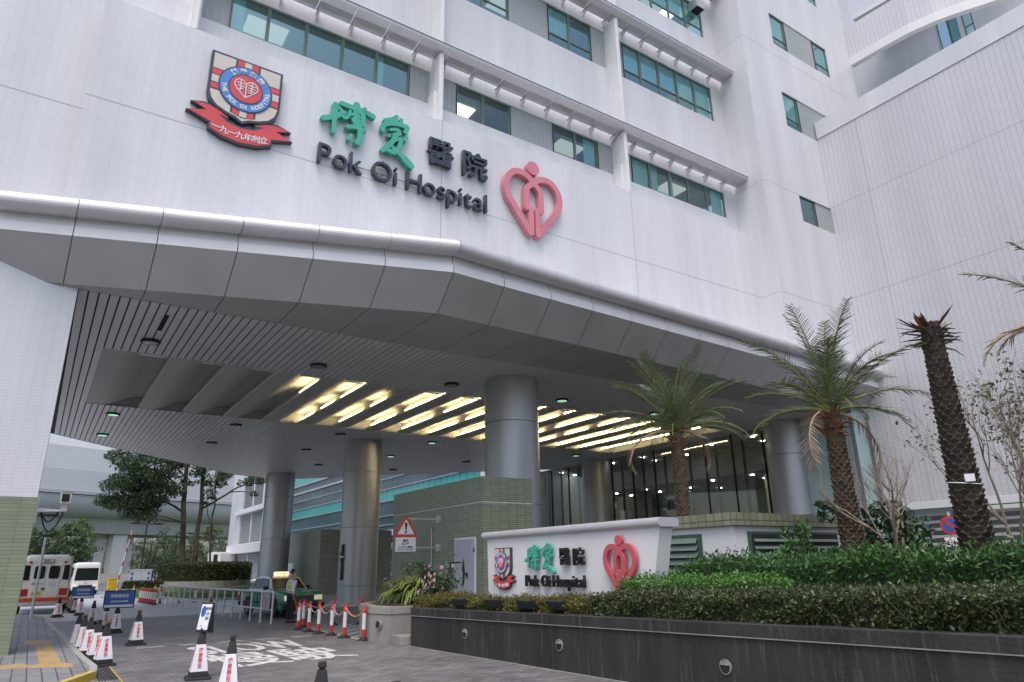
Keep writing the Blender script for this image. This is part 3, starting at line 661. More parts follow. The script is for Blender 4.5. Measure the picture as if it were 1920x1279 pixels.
AI = [(0.26, [(7.97, 16.5), (7.81, 16.35), (7.56, 16.21)]), (0.2, [(7.79, 16.32), (7.66, 16.12)]), (0.2, [(7.95, 16.41), (7.91, 16.19)]), (0.22, [(8.14, 16.45), (8.13, 16.25)]), (0.28, [(7.48, 15.8), (7.5, 15.98), (7.64, 16.1), (7.95, 16.21), (8.23, 16.24), (8.37, 16.22), (8.31, 16.02)]), (0.2, [(7.77, 15.91), (8.01, 16.0), (8.07, 15.91), (7.95, 15.79), (7.7, 15.65)]), (0.2, [(7.83, 15.7), (8.11, 15.86)]), (0.26, [(8.33, 15.8), (8.3, 15.71)]), (0.3, [(7.97, 15.79), (7.84, 15.47), (7.52, 15.02)]), (0.26, [(7.91, 15.57), (8.14, 15.65), (8.1, 15.37), (7.95, 15.08), (7.7, 15.08)]), (0.2, [(7.74, 15.31), (7.97, 15.2)]), (0.26, [(7.92, 15.18), (8.09, 15.1), (8.3, 14.95)]), (0.4, [(8.3, 14.95), (8.55, 14.76)])]
BO = [(w_*.6, [(x-5.4, z-13.87) for x, z in p]) for w_, p in BO]; AI = [(w_*.6, [(x-5.4, z-13.87) for x, z in p]) for w_, p in AI]
def circ(r, n=48, c=(0, 0)): return [(c[0]+r*math.cos(2*math.pi*i/n), c[1]+r*math.sin(2*math.pi*i/n)) for i in range(n)]
def emblem(name, label, O, U, V, sc, dp):
    """O = middle of the shield's top edge"""
    O, U, V = Vector(O), Vector(U), Vector(V); W = U.cross(V)
    t = thing(name, label, 'emblem'); S = lambda pts: [(a*sc, b*sc) for a, b in pts]
    def lay(nm, polys, mat, z0, z1, par=t):
        m = MB()
        for p in polys: m.ext(S(p), O+W*z1, U, V, W*(z0-z1))
        return m.build(nm, mat, par)
    sh = [(-1.04, 0), (1.04, 0), (1.04, -1.42), (.97, -1.68), (.8, -1.88), (.5, -2.02), (.2, -2.1), (0, -2.22), (-.2, -2.1), (-.5, -2.02), (-.8, -1.88), (-.97, -1.68), (-1.04, -1.42)]
    ins = [(x*.93, -.075+(y+.0)*.93) for x, y in sh]
    b = lay('shield', [sh], 'navy', .0, dp)
    lay('shield_face', [ins], 'beige_panel', dp-.01, dp+.012, b)
    e = dp+.012
    lay('stripe_border', [[(-.36, -.07), (-.02, -.07), (-.02, -2.03), (-.36, -1.93)], [(.02, -.07), (.36, -.07), (.36, -1.93), (.02, -2.03)], [(-.97, -.6), (.97, -.6), (.97, -.92), (-.97, -.92)], [(-.97, -1.02), (.97, -1.02), (.97, -1.34), (-.97, -1.34)]], 'navy', e-.002, e+.006, b)
    lay('cross', [[(-.11-.19, -.07), (-.11-.0, -.07), (-.11, -2.0), (-.3, -1.95)], [(.11, -.07), (.3, -.07), (.3, -1.95), (.11, -2.0)], [(-.97, -.64), (.97, -.64), (.97, -.82), (-.97, -.82)], [(-.97, -1.12), (.97, -1.12), (.97, -1.30), (-.97, -1.30)]], 'emblem_red', e+.004, e+.011, b)
    lay('cross', [[(-.1, -.07), (.1, -.07), (.1, -2.0), (-.1, -2.0)], [(-.97, -.85), (-.6, -.85), (-.6, -1.09), (-.97, -1.09)], [(.6, -.85), (.97, -.85), (.97, -1.09), (.6, -1.09)]], 'beige_panel', e+.008, e+.014, b)
    c = (0, -1.03)
    r_ = lay('ring_border', [circ(.78, 56, c)], 'navy', e, e+.022, b); lay('ring', [circ(.74, 56, c)], 'emblem_blue', e+.01, e+.030, b)
    lay('ring_border', [circ(.5, 48, c)], 'navy', e+.02, e+.036, b); lay('disc', [circ(.465, 48, c)], 'emblem_red', e+.03, e+.042, b)
    hl = [[(0, -.30), (-.28, -.02), (-.33, .14), (-.25, .27), (-.12, .29), (0, .2), (.12, .29), (.25, .27), (.33, .14), (.28, -.02), (0, -.30)], [(0, .2), (0, -.28)],
          [(-.27, .16), (-.05, .16)], [(-.25, .06), (-.05, .06)], [(-.16, .26), (-.16, -.1)], [(-.08, .0), (-.2, -.06)], [(.05, .16), (.28, .16)], [(.06, .07), (.26, .07)], [(.06, -.02), (.24, -.02)], [(.16, .26), (.16, -.08)], [(.06, -.1), (.16, -.1)]]
    strokes('heart_line', 'sign_white', [(.028, [(x, y+c[1]) for x, y in p]) for p in hl], O+W*(e+.03), U, V, .018, b, sc, 4)
    def ring_text(body, r, a0, a1, size, flip):
        n = len(body)
        for i, ch in enumerate(body):
            if ch == ' ': continue
            a = R(a0+(a1-a0)*i/max(1, n-1)); d = U*math.cos(a)+V*math.sin(a)
            vv = -d if flip else d; uu = vv.cross(W)
            text('letter', ch, 'sign_white', size*sc, O+V*(c[1]*sc)+d*(r*sc)+W*(e+.034), uu, vv, .008, .008*sc, b, 2)
    ring_text('博愛醫院', .61, 128, 48, .2, False); ring_text('THE POK OI HOSPITAL', .62, 185, 366, .17, True)
    rb = [(-1.35, -1.93), (-1.05, -1.89), (-.69, -1.93), (-.41, -2.1), (-.43, -2.27), (-.19, -2.33), (0, -2.35), (.19, -2.33), (.43, -2.27), (.41, -2.1), (.69, -1.95), (1.05, -1.91), (1.4, -1.97), (1.0, -2.1), (1.46, -2.28), (.88, -2.42), (.87, -2.62), (.5, -2.77), (0, -2.83), (-.48, -2.77), (-.83, -2.62), (-.84, -2.42), (-1.44, -2.24), (-.97, -2.08)]
    cx_, cy_ = 0, -2.35
    ob = []
    n = len(rb); P = [Vector(p) for p in rb]
    for i in range(n):
        t0 = (P[i]-P[i-1]).normalized(); t1 = (P[(i+1) % n]-P[i]).normalized(); nn = Vector((-(t0+t1).y, (t0+t1).x))
        nn = nn.normalized() if nn.length > .1 else Vector((0, 1)); ob.append(tuple(P[i]+nn*.065))
    rbb = lay('ribbon', [ob], 'navy', 0, dp*.8); lay('ribbon_face', [rb], 'emblem_red', dp*.8-.01, dp*.8+.014, rbb)
    lay('fold', [[(-.45, -2.24), (-.62, -2.1), (-.4, -2.13)], [(.45, -2.24), (.62, -2.1), (.4, -2.13)]], 'navy', dp*.8, dp*.8+.02, rbb)
    for i, ch in enumerate('一九一九年創立'):
        u = (i-3)*.225; a = -u*.28
        text('letter', ch, 'sign_white', .25*sc, O+U*(u*sc)+V*((-2.60+.16*u*u)*sc)+W*(dp*.8+.022), U*math.cos(-a)+V*math.sin(-a)*1, V, .012, .004*sc, rbb, 2)
    return t
def heart_logo(name, label, O, U, V, sc, dp, mat, fat=1.0):
    t = thing(name, label, 'logo'); O, U, V = Vector(O), Vector(U), Vector(V); W = U.cross(V)
    half = [(.25, [(.02, .80), (.22, .98), (.55, 1.09), (.9, 1.02), (1.17, .72), (1.26, .33), (1.18, -.02), (1.0, -.3), (.2, -1.37)]), (.22, [(.15, -1.38), (.15, -.36)]), (.23, [(.02, .76), (.22, .6), (.33, .36), (.34, -.36)])]
    half = [(a*fat, p) for a, p in half]; both = half+[(w_, [(-x, y) for x, y in p]) for w_, p in half]
    strokes('heart', mat, both, O+W*.05, U, V, dp, t, sc, 8)
    m = MB(); m.ext([(x*sc, (y+1.44)*sc) for x, y in circ(.29, 32)], O+W*(dp+.05), U, V, -W*dp); m.build('head', mat, t)
    m = MB()
    for u, v in ((-1.24, .3), (1.24, .3), (.16, -1.2), (-.16, -1.2), (0, 1.4)):
        p = O+U*(u*sc)+V*(v*sc); m.tube([p, p+W*.06], .03*sc, 6)
    m.build('standoff', 'navy', t)
    return t
def name_sign(name, label, O, U, V, sc, dp, dark='navy', fat=1.0):
    """O = lower left of the latin line"""
    t = thing(name, label, 'lettering'); O, U, V = Vector(O), Vector(U), Vector(V); W = U.cross(V)
    strokes('character', 'sign_green', [(a*fat, p) for a, p in BO], O+W*.06, U, V, dp, t, sc); strokes('character', 'sign_green', [(a*fat, p) for a, p in AI], O+W*.06, U, V, dp, t, sc)
    for ch, u, v, fw, fh in (('醫', 4.3, 1.82, 1.02, 1.04), ('院', 5.72, 1.8, 1.04, 1.06)):
        text('character', ch, dark, 1, O+U*(u*sc)+V*(v*sc)+W*(.06+dp/2), U, V, dp/sc if False else dp, .012, t, 3, fit=(fw*sc, fh*sc))
    txt = 'Pok Oi Hospital'
    me = text_mesh(txt, 1, 0, .0, 2); wid = max(v.co.x for v in me.vertices)-min(v.co.x for v in me.vertices)
    # set letter by letter so that each is a piece of its own
    adv = 0; xs = []
    for i, ch in enumerate(txt):
        if ch == ' ': xs.append(None); adv += .30; continue
        mm = text_mesh(ch, 1, 0, .0, 2, 'LEFT'); a = [v.co.x for v in mm.vertices]; b = [v.co.y for v in mm.vertices]
        xs.append((adv, min(a), max(a), min(b), max(b))); adv += max(a)-min(a)+.115
    k = 6.2/(adv-.115)
    capm = text_mesh('H', 1, 0, 0, 2); capb = min(v.co.y for v in capm.vertices); caph = max(v.co.y for v in capm.vertices)-capb
    for i, ch in enumerate(txt):
        if not xs[i]: continue
        a, x0, x1, y0, y1 = xs[i]; hv = .70/caph
        u = (a+(x1-x0)/2)*k; v = ((y0+y1)/2-capb)*hv
        text('letter', ch, dark, 1, O+U*(u*sc)+V*(v*sc)+W*(.06+dp/2), U, V, dp, .012*(fat > 1), t, 3, fit=((x1-x0)*k*sc*1.08, (y1-y0)*hv*sc))
    m = MB()
    for u in (.1, 1.0, 2.2, 3.2, 4.4, 5.9):
        p = O+U*(u*sc)+V*(.3*sc); m.tube([p, p+W*.08], .02, 6)
    p = O+V*(.33*sc)+W*.05; m.tube([p, p+U*(6.2*sc)], .012, 5); m.build('standoff', 'navy', t)
    return t
X_, Y_, Z_ = Vector((1,0,0)), Vector((0,1,0)), Vector((0,0,1))
emblem('hospital_emblem', 'large shield emblem with red ribbon, mounted high on the white facade', (3.08, YP, 16.56), X_, Z_, 1.0, .2)
name_sign('hospital_name', 'large green and navy hospital name in relief, high on the white facade', (5.42, YP, 13.87), X_, Z_, 1.0, .17)
heart_logo('heart_logo', 'big pale pink heart logo high on the facade beside the hospital name', (13.72, YP, 14.95), X_, Z_, 1.0, .2, 'heart_pink')
# low sign wall in the planter: face towards -x, reading towards -y
mU = Vector((0,-1,0)); SX = 9.6
sw = thing('sign_wall', 'low white sign wall with rounded metal cap standing in the front planter', 'sign wall', (SX, 12.5, .8))
def sb(m, n, mt, **k): o = m.build(n, mt, sw, **k); o.matrix_parent_inverse = Matrix.Translation((-SX, -12.5, -.8)); return o
m = MB()
q = [(15.45, 1.04), (9.75, 1.04), (9.41, 2.42), (15.5, 2.42)]
m.add([(SX, y, z) for y, z in q]+[(SX+.34, y, z) for y, z in q], [[0,1,2,3],[7,6,5,4],[0,4,5,1],[1,5,6,2],[2,6,7,3],[3,7,4,0]]); sb(m, 'panel', 'sign_white')
m = MB(); sec = [(SX-.05+.1*(1-math.cos(t))*0-.06*math.sin(t), 2.505+.085*math.cos(t)*-1) for t in np.linspace(0, math.pi, 9)]+[(SX+.38+.06*math.sin(t), 2.505+.085*math.cos(t)) for t in np.linspace(0, math.pi, 9)]
n = len(sec); m.add([(x, 15.62, z) for x, z in sec]+[(x, 9.33, z) for x, z in sec], [list(range(n)), list(range(n, 2*n))[::-1]]+[[i, n+i, n+(i+1) % n, (i+1) % n] for i in range(n)]); sb(m, 'cap', 'gutter_metal', smooth=True)
m = MB(); m.box(SX+.08, 9.9, .6, SX+.3, 15.35, 1.045); sb(m, 'plinth', 'dark_gap')
emblem('sign_wall_emblem', 'small shield emblem with red ribbon, mounted on the low sign wall', (SX, 14.69, 2.19), mU, Z_, .335, .07)
name_sign('sign_wall_name', 'small green and black hospital name in relief on the low sign wall', (SX, 13.67, 1.32), mU, Z_, .342, .06, 'black', 1.05)
heart_logo('sign_wall_heart', 'small rose red heart logo mounted on the low sign wall', (SX, 10.45, 1.74), mU, Z_, .33, .07, 'heart_rose', 1.3)
# ------------------------------------------------------------------ tiled plant rooms
def plant_room(name, label, x0, x1, y0, y1, h, mat, matd=None):
    t = thing(name, label, 'plant room', (x0, y0, 0))
    def p(m, n, mt, par=None, **k):
        o = m.build(n, mt, par or t, **k)
        if not par: o.matrix_parent_inverse = Matrix.Translation((-x0, -y0, 0))
        return o
    m = MB(); m.box(x0, y0, 0, x1, y1, h); p(m, 'wall', mat)
    return t, p
pr, pp = plant_room('plant_room', 'olive tiled plant room with a grey steel door, under the canopy behind the sign wall', 11.88, 13.9, 19.5, 26.4, 4.59, 'olive_tile')
m = MB(); m.box(11.874, 19.494, 3.745, 13.9, 19.5, 3.775); m.box(11.874, 19.494, 3.745, 11.88, 26.4, 3.775); pp(m, 'trim_line', 'road_paint')
m = MB(); m.box(11.85, 19.87, .3, 11.93, 21.26, 2.68); fr_ = pp(m, 'door_frame', 'white_paint')
m = MB(); m.box(11.835, 19.93, .3, 11.86, 21.2, 2.62); d_ = pp(m, 'door', 'door_grey', fr_, bevel=.004)
m = MB(); m.box(11.80, 21.05, 1.28, 11.84, 21.13, 1.34); m.tube([(11.8, 21.09, 1.31), (11.8, 20.98, 1.31)], .014, 6)
for z in (.7, 2.2): m.tube([(11.83, 19.93, z), (11.83, 19.93, z+.14)], .02, 6)
pp(m, 'handle', 'rubber', d_)
m = MB()
m.ext([(0, 0), (.05, -.25), (.1, -.5), (.06, -.75), (-.05, -.95), (-.1, -.8), (-.05, -.5), (-.12, -.35), (-.06, -.2)], (11.832, 20.6, 2.05), (0,-1,0), (0,0,1), (-.002,0,0))
m.ext([(0, 0), (.12, .05), (.2, -.05), (.14, -.2), (.05, -.1)], (11.832, 20.5, 1.55), (0,-1,0), (0,0,1), (-.002,0,0)); pp(m, 'peeled_paint', 'rubber', d_)
pl = thing('notice_plate', 'small square grey notice plate on the olive wall left of the steel door', 'notice', (11.87, 21.75, 1.75))
m = MB(); m.box(-.012, -.16, -.16, .008, .16, .16); m.build('plate', 'kerb_stone', pl)
m = MB()
for k in range(4): m.box(-.014, -.1, .08-k*.06, -.012, .1, .095-k*.06)
m.build('print', 'galvanised', pl)
cd = MB(); cd.tube([(11.85, 22.95, .5), (11.85, 22.95, 3.05), (11.85, 22.95, 3.08)], .022, 8); cd.lathe([(.04, 0), (.05, .04), (.03, .08)], (11.85, 22.95, 3.05), 10)
tag(cd.build('conduit_pipe', 'galvanised', smooth=True), 'thin vertical conduit with a cap on the olive tiled wall', 'pipe')
# warning sign carried on two brackets; faces the oncoming traffic
ws = thing('warning_sign', 'triangular red warning sign with a white SLOW plate, on two wall brackets', 'sign', (11.88, 21.9, 2.2))
def wsb(m, n, mt, par=None, **k):
    o = m.build(n, mt, par or ws, **k)
    if not par: o.matrix_parent_inverse = Matrix.Translation((-11.88, -21.9, -2.2))
    return o
SU = Vector((.95, -.30, 0)).normalized(); SN = SU.cross(Z_)
SO = Vector((10.54, 22.35, 0))
def at(u, z, d=0): return SO+SU*u+Z_*z+SN*d
tri = lambda h: [(-.58*h, -.34*h), (.58*h, -.34*h), (0, .67*h)]
def rtri(h, r=.045):
    out = []
    for (x, y) in tri(h):
        a0 = math.atan2(y, x)
        for k in range(-2, 3): out.append((x*.9+r*math.cos(a0+k*.5), y*.9+r*math.sin(a0+k*.5)))
    return out
Zc = 3.02
m = MB(); m.ext(rtri(.70), at(0, Zc, .02), SU, Z_, -SN*.03); tb = wsb(m, 'triangle', 'flag_red')
m = MB(); m.ext(rtri(.49, .02), at(0, Zc, .024), SU, Z_, -SN*.006); wsb(m, 'triangle_face', 'flag_white', tb)
m = MB(); m.ext([(a_*.7, b_2*.7) for a_, b_2 in [(-.03, -.06), (.03, -.06), (.065, .26), (.05, .31), (0, .33), (-.05, .31), (-.065, .26)]], at(0, Zc, .028), SU, Z_, -SN*.003); m.ext([(x*.04, y*.04-.098) for x, y in circ(1, 16)], at(0, Zc, .028), SU, Z_, -SN*.003); wsb(m, 'exclamation_mark', 'black', tb)
m = MB(); m.ext([(-.35, -.235), (.35, -.235), (.35, .235), (-.35, .235)], at(0, 2.515, .02), SU, Z_, -SN*.02); pb = wsb(m, 'plate', 'flag_white', bevel=.008)
for s_, z_, h_, f_ in (('慢駛', 2.64, .1, (.2, .09)), ('SLOW', 2.545, .1, (.25, .075)), ('小心行人輔道', 2.43, .1, (.5, .085)), ('BEWARE OF PEDESTRIANS', 2.345, .04, (.54, .028))):
    text('plate_lettering', s_, 'black', h_, at(0, z_, .023), SU, Z_, .003, .002, pb, 2, fit=f_)
for z in (3.38, 2.41): m = MB(); m.box(10.5, 22.37, z-.03, 11.88, 22.43, z+.03); m.box(11.8, 22.28, z-.12, 11.88, 22.52, z+.12); wsb(m, 'bracket', 'galvanised')
# second plant room, far left of the entrance
pr2, pq = plant_room('far_plant_room', 'khaki tiled plant room with a white door, between the two far round columns', 17.0, 22.5, 50.2, 58.3, 4.45, 'khaki_tile')
m = MB(); m.box(16.96, 56.2, 0, 17.0, 57.6, 2.2); d_ = pq(m, 'door', 'white_paint')
m = MB(); m.box(16.93, 57.35, 1.0, 16.96, 57.42, 1.2); pq(m, 'handle', 'rubber', d_)
m = MB(); m.box(16.99, 50.195, 3.05, 17.0, 58.3, 3.08); pq(m, 'trim_line', 'joint_grey')
# kiosk-like black board on the near left column
cbx = thing('column_rail', 'tall dark board fixed to the side of the second round column', 'board', (13.87, 37.3, 1.5))
m = MB(); m.box(-.03, -.12, -.35, .03, .12, 1.5); m.build('board', 'rubber', cbx, bevel=.01)
m = MB(); m.box(-.08, -.2, .8, .02, .2, .9); m.box(-.08, .2, .6, .02, .26, 1.1); m.build('clamp', 'galvanised', cbx)
# ------------------------------------------------------------------ planters
pw = thing('planter_wall', 'long weathered dark concrete planter wall along the front right', 'planter wall', (8, 10, 0))
mpt = base_mat('weathered_concrete', (.026, .025, .024), .8, var=.55, vscale=1.6, bump=.5, bscale=18, streak=.22)
N_, L_ = nodes_of(mpt); b_ = N_['Principled BSDF']
tc_ = N_.new('ShaderNodeTexCoord'); mp_ = N_.new('ShaderNodeMapping'); mp_.inputs['Scale'].default_value = (5, 5, .35); L_.new(tc_.outputs['Object'], mp_.inputs[0])
n_ = N_.new('ShaderNodeTexNoise'); n_.inputs['Scale'].default_value = 2.6; n_.inputs['Detail'].default_value = 9; n_.inputs['Roughness'].default_value = .7; L_.new(mp_.outputs[0], n_.inputs['Vector'])
mr_ = N_.new('ShaderNodeMapRange'); mr_.inputs[1].default_value = .54; mr_.inputs[2].default_value = .76; L_.new(n_.outputs[0], mr_.inputs[0])
mx_ = N_.new('ShaderNodeMix'); mx_.data_type = 'RGBA'; mx_.inputs[7].default_value = (.11, .105, .10, 1)
old = b_.inputs['Base Color'].links[0].from_socket; L_.new(mr_.outputs[0], mx_.inputs[0]); L_.new(old, mx_.inputs[6]); L_.new(mx_.outputs[2], b_.inputs['Base Color'])
def pwx(y): return 7.74+(16.0-y)*.048
m = MB(); ys = [16.0, 13, 10, 7, 3.4, 0, -4]
zt = lambda y: .84+(16-y)*.0135
for a, b in zip(ys, ys[1:]):
    for (d0, d1, z0, z1) in ((.03, .5, -.05, None), (0, .55, 'cap', None)):
        za, zb = (zt(a)-.17, zt(b)-.17) if z0 == 'cap' else (z0, z0)
        ta, tb_ = (zt(a), zt(b)) if z0 == 'cap' else (zt(a)-.17, zt(b)-.17)
        m.add([(pwx(a)+d0,a,za),(pwx(b)+d0,b,zb),(pwx(b)+d1,b,zb),(pwx(a)+d1,a,za),(pwx(a)+d0,a,ta),(pwx(b)+d0,b,tb_),(pwx(b)+d1,b,tb_),(pwx(a)+d1,a,ta)], [[0,3,2,1],[4,5,6,7],[0,1,5,4],[1,2,6,5],[2,3,7,6],[3,0,4,7]])
o = m.build('wall', 'weathered_concrete', pw); o.matrix_parent_inverse = Matrix.Translation((-8, -10, 0))
m = MB(); m.box(7.86, 16.0, 0, 12, 16.22, .84); o = m.build('end_wall', 'weathered_concrete', pw); o.matrix_parent_inverse = Matrix.Translation((-8, -10, 0))
m = MB(); m.add([(pwx(16)-.02,16,.003),(pwx(-4)-.02,-4,.003),(pwx(-4)+.04,-4,.003),(pwx(16)+.04,16,.003)], [[0,1,2,3]]); o = m.build('edge_line', 'kerb_stone', pw); o.matrix_parent_inverse = Matrix.Translation((-8, -10, 0))
m = MB()
for a, b in zip(ys, ys[1:]): m.add([(pwx(a)-.004,a,zt(a)-.172),(pwx(b)-.004,b,zt(b)-.172),(pwx(b)-.004,b,zt(b)-.158),(pwx(a)-.004,a,zt(a)-.158),(pwx(a)+.03,a,zt(a)-.172),(pwx(b)+.03,b,zt(b)-.172)], [[3,2,1,0],[0,1,5,4]])
o = m.build('drip_edge', 'concrete', pw); o.matrix_parent_inverse = Matrix.Translation((-8, -10, 0))
for (y, z, s_) in ((13.65, .42, .1), (10.55, .42, .1), (7.0, .40, .1)):
    x = pwx(y)+.03
    m = MB(); t = thing('wall_light', {13.65: 'round recessed wall light nearest the left end of the dark planter wall', 10.55: 'round recessed wall light in the middle of the dark planter wall', 7.0: 'round recessed wall light at the right of the dark planter wall'}[y], 'wall light', (x, y, z), 0, 'recessed lights in the planter walls')
    m.ext([(a*.098, b*.098) for a, b in circ(1, 24)], (-.02, 0, 0), (0,-1,0), (0,0,1), (.03, 0, 0)); m.build('rim', 'concrete', t)
    m.cur = 0; m = MB(); m.ext([(a*.083, b*.083) for a, b in circ(1, 24)], (-.024, 0, 0), (0,-1,0), (0,0,1), (.01, 0, 0)); m.build('recess', 'dark_gap', t)
    m = MB(); m.ext([(.075*math.cos(q), .05*math.sin(q)+.02) for q in np.linspace(0, math.pi, 10)], (-.035, 0, .005), (0,-1,0), (0,0,1), (.02, 0, 0)); m.build('hood', 'concrete', t)
oc = thing('octagonal_planter', 'pale concrete planter with angled corners and flowering plants, left of the dark wall', 'planter', (8.5, 18, 0))
op = [(7.42, 17.75), (7.6, 16.92), (11.8, 16.92), (11.8, 20), (8.6, 20.3), (7.7, 19.2)]
def inset(p, d):
    c = Vector((sum(a for a, _ in p)/len(p), sum(b for _, b in p)/len(p))); return [tuple(Vector(q)+(c-Vector(q)).normalized()*d) for q in p]
m = MB(); m.prism(inset(op, .03), -.05, .66); m.prism(op, .66, .84); o = m.build('wall', 'concrete', oc, bevel=.015); o.matrix_parent_inverse = Matrix.Translation((-8.5, -18, 0))
m = MB(); m.prism(inset(op, .3), .8, .855); o = m.build('bed', 'soil', oc); o.matrix_parent_inverse = Matrix.Translation((-8.5, -18, 0))
t = thing('wall_light', 'round recessed wall light in the pale octagonal planter', 'wall light', (7.5, 17.33, .42), 0, 'recessed lights in the planter walls')
dv = Vector((7.6-7.42, 16.92-17.75, 0)).normalized(); nv = Vector((dv.y, -dv.x, 0))
m = MB(); m.ext([(a*.115, b*.115) for a, b in circ(1, 24)], nv*.03-nv*.0+nv*.0, dv, Z_, -nv*.05); m.build('rim', 'concrete', t)
m = MB(); m.ext([(a*.085, b*.085) for a, b in circ(1, 24)], nv*.036, dv, Z_, -nv*.01); m.build('recess', 'dark_gap', t)
st = MB(); st.box(7.62, 16.23, 0, 10, 16.9, .2); st.box(9.2, 16.23, .2, 10, 16.9, .38)
tag(st.build('concrete_step', 'concrete', bevel=.01), 'low rust stained concrete step between the two planters', 'step')
# planted beds
m = MB(); m.prism([(8.3, 16), (12.2, 16), (30, 16), (33, 12), (33, -20), (9.2, -20), (8.6, 3)], .5, .74); tag(m.build('planting_bed', 'soil'), kind='structure')
# ------------------------------------------------------------------ hedges
def hedge(name, label, poly, z0, zt_, n, size, mat, cat='hedge', core='soil', wob=.06, asp=.5, up=.3, fluff=.05):
    """clipped hedge: a core coloured dark as inner shade, leaves over its top and sides; poly in plan, zt_(x,y) = top"""
    t = thing(name, label, cat, (poly[0][0], poly[0][1], z0))
    P = np.array(poly, float); k = len(P); seg = np.linalg.norm(np.roll(P, -1, 0)-P, axis=1)
    c = P.mean(0)
    zm = max(zt_(*p) for p in poly); per = seg.sum(); area = abs(sum(P[i][0]*P[(i+1) % k][1]-P[(i+1) % k][0]*P[i][1] for i in range(k)))/2
    ns = int(n*per*(zm-z0)/(per*(zm-z0)+area)); ntop = n-ns
    pts = []; ax = []
    i = rng.choice(k, ns, p=seg/per); tt = rng.random(ns); p = P[i]+(P[(i+1) % k]-P[i])*tt[:,None]
    d = np.roll(P, -1, 0)-P; nr = np.stack([d[:,1], -d[:,0]], 1)/seg[:,None]
    ar = sum(P[j][0]*P[(j+1) % k][1]-P[(j+1) % k][0]*P[j][1] for j in range(k)); nr *= np.sign(ar)
    zz = np.array([zt_(*q) for q in p]); h = rng.random(ns)**.85
    o = (rng.normal(size=ns)*wob - .02 + .05*np.sin(p[:,0]*5+p[:,1]*4.1+h*5))[:,None]
    q = p+nr[i]*o; z = z0+.02+(zz-z0)*h
    pts.append(np.column_stack([q, z])); ax.append(np.column_stack([nr[i], np.full(ns, up)]))
    bb0, bb1 = P.min(0), P.max(0); cand = bb0+(bb1-bb0)*rng.random((ntop*4, 2))
    ins = np.zeros(len(cand), bool)
    for j in range(k):
        a, b = P[j], P[(j+1) % k]; cnd = (a[1] > cand[:,1]) != (b[1] > cand[:,1])
        xi = (b[0]-a[0])*(cand[:,1]-a[1])/(b[1]-a[1]+1e-12)+a[0]; ins ^= cnd & (cand[:,0] < xi)
    cand = cand[ins][:ntop]; zz = np.array([zt_(*q) for q in cand])+rng.normal(size=len(cand))*fluff+.035*np.sin(cand[:,0]*4.3+cand[:,1]*3.1)
    pts.append(np.column_stack([cand, zz])); ax.append(np.tile([0, 0, 1.0], (len(cand), 1)))
    leaf_cloud('foliage', np.concatenate(pts), size, mat, t, asp, axis=np.concatenate(ax), jitter=.75).matrix_parent_inverse = Matrix.Translation((-poly[0][0], -poly[0][1], -z0))
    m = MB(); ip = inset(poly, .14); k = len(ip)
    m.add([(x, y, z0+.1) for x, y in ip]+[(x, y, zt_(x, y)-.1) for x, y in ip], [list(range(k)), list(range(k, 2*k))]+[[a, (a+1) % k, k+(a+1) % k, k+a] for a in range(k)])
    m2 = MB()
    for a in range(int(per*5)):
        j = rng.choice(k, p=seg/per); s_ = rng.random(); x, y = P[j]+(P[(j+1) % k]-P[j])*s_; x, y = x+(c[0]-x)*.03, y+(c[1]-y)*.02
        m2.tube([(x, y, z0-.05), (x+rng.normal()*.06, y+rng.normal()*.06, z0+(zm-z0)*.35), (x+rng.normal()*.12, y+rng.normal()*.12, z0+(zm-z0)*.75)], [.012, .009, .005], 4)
    for mm, nm, mt in ((m, 'core', 'hedge_inner_shade'), (m2, 'stems', 'bark')):
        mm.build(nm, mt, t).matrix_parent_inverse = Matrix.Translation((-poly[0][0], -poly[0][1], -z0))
    return t
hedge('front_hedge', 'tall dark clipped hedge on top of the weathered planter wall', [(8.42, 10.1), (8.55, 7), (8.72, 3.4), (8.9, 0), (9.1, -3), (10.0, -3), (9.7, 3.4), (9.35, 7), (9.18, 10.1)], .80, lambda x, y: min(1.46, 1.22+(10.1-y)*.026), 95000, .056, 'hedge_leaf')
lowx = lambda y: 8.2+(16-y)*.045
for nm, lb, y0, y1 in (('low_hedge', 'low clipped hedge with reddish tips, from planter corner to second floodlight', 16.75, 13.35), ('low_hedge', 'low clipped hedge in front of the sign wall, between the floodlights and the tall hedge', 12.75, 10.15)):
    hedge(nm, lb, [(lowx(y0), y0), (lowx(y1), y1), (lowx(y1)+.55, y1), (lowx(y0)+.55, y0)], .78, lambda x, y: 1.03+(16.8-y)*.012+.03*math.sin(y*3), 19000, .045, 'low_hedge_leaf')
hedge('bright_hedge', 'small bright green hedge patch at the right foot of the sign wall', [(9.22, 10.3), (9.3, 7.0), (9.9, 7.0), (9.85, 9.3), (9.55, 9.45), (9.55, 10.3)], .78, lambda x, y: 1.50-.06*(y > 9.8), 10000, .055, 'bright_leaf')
hedge('fern_hedge', 'feathery green hedge in front of the louvred vent house, behind the dark hedge', [(10.3, 9.6), (10.45, 6.5), (10.4, 3.2), (10.5, -3), (11.5, -3), (11.3, 3.2), (11.4, 6.5), (11.4, 9.6)], .78, lambda x, y: 1.70+.05*math.sin(y*2.3)+(9.6-y)*.022, 52000, .095, 'fern_leaf', wob=.11, asp=.3, fluff=.09)
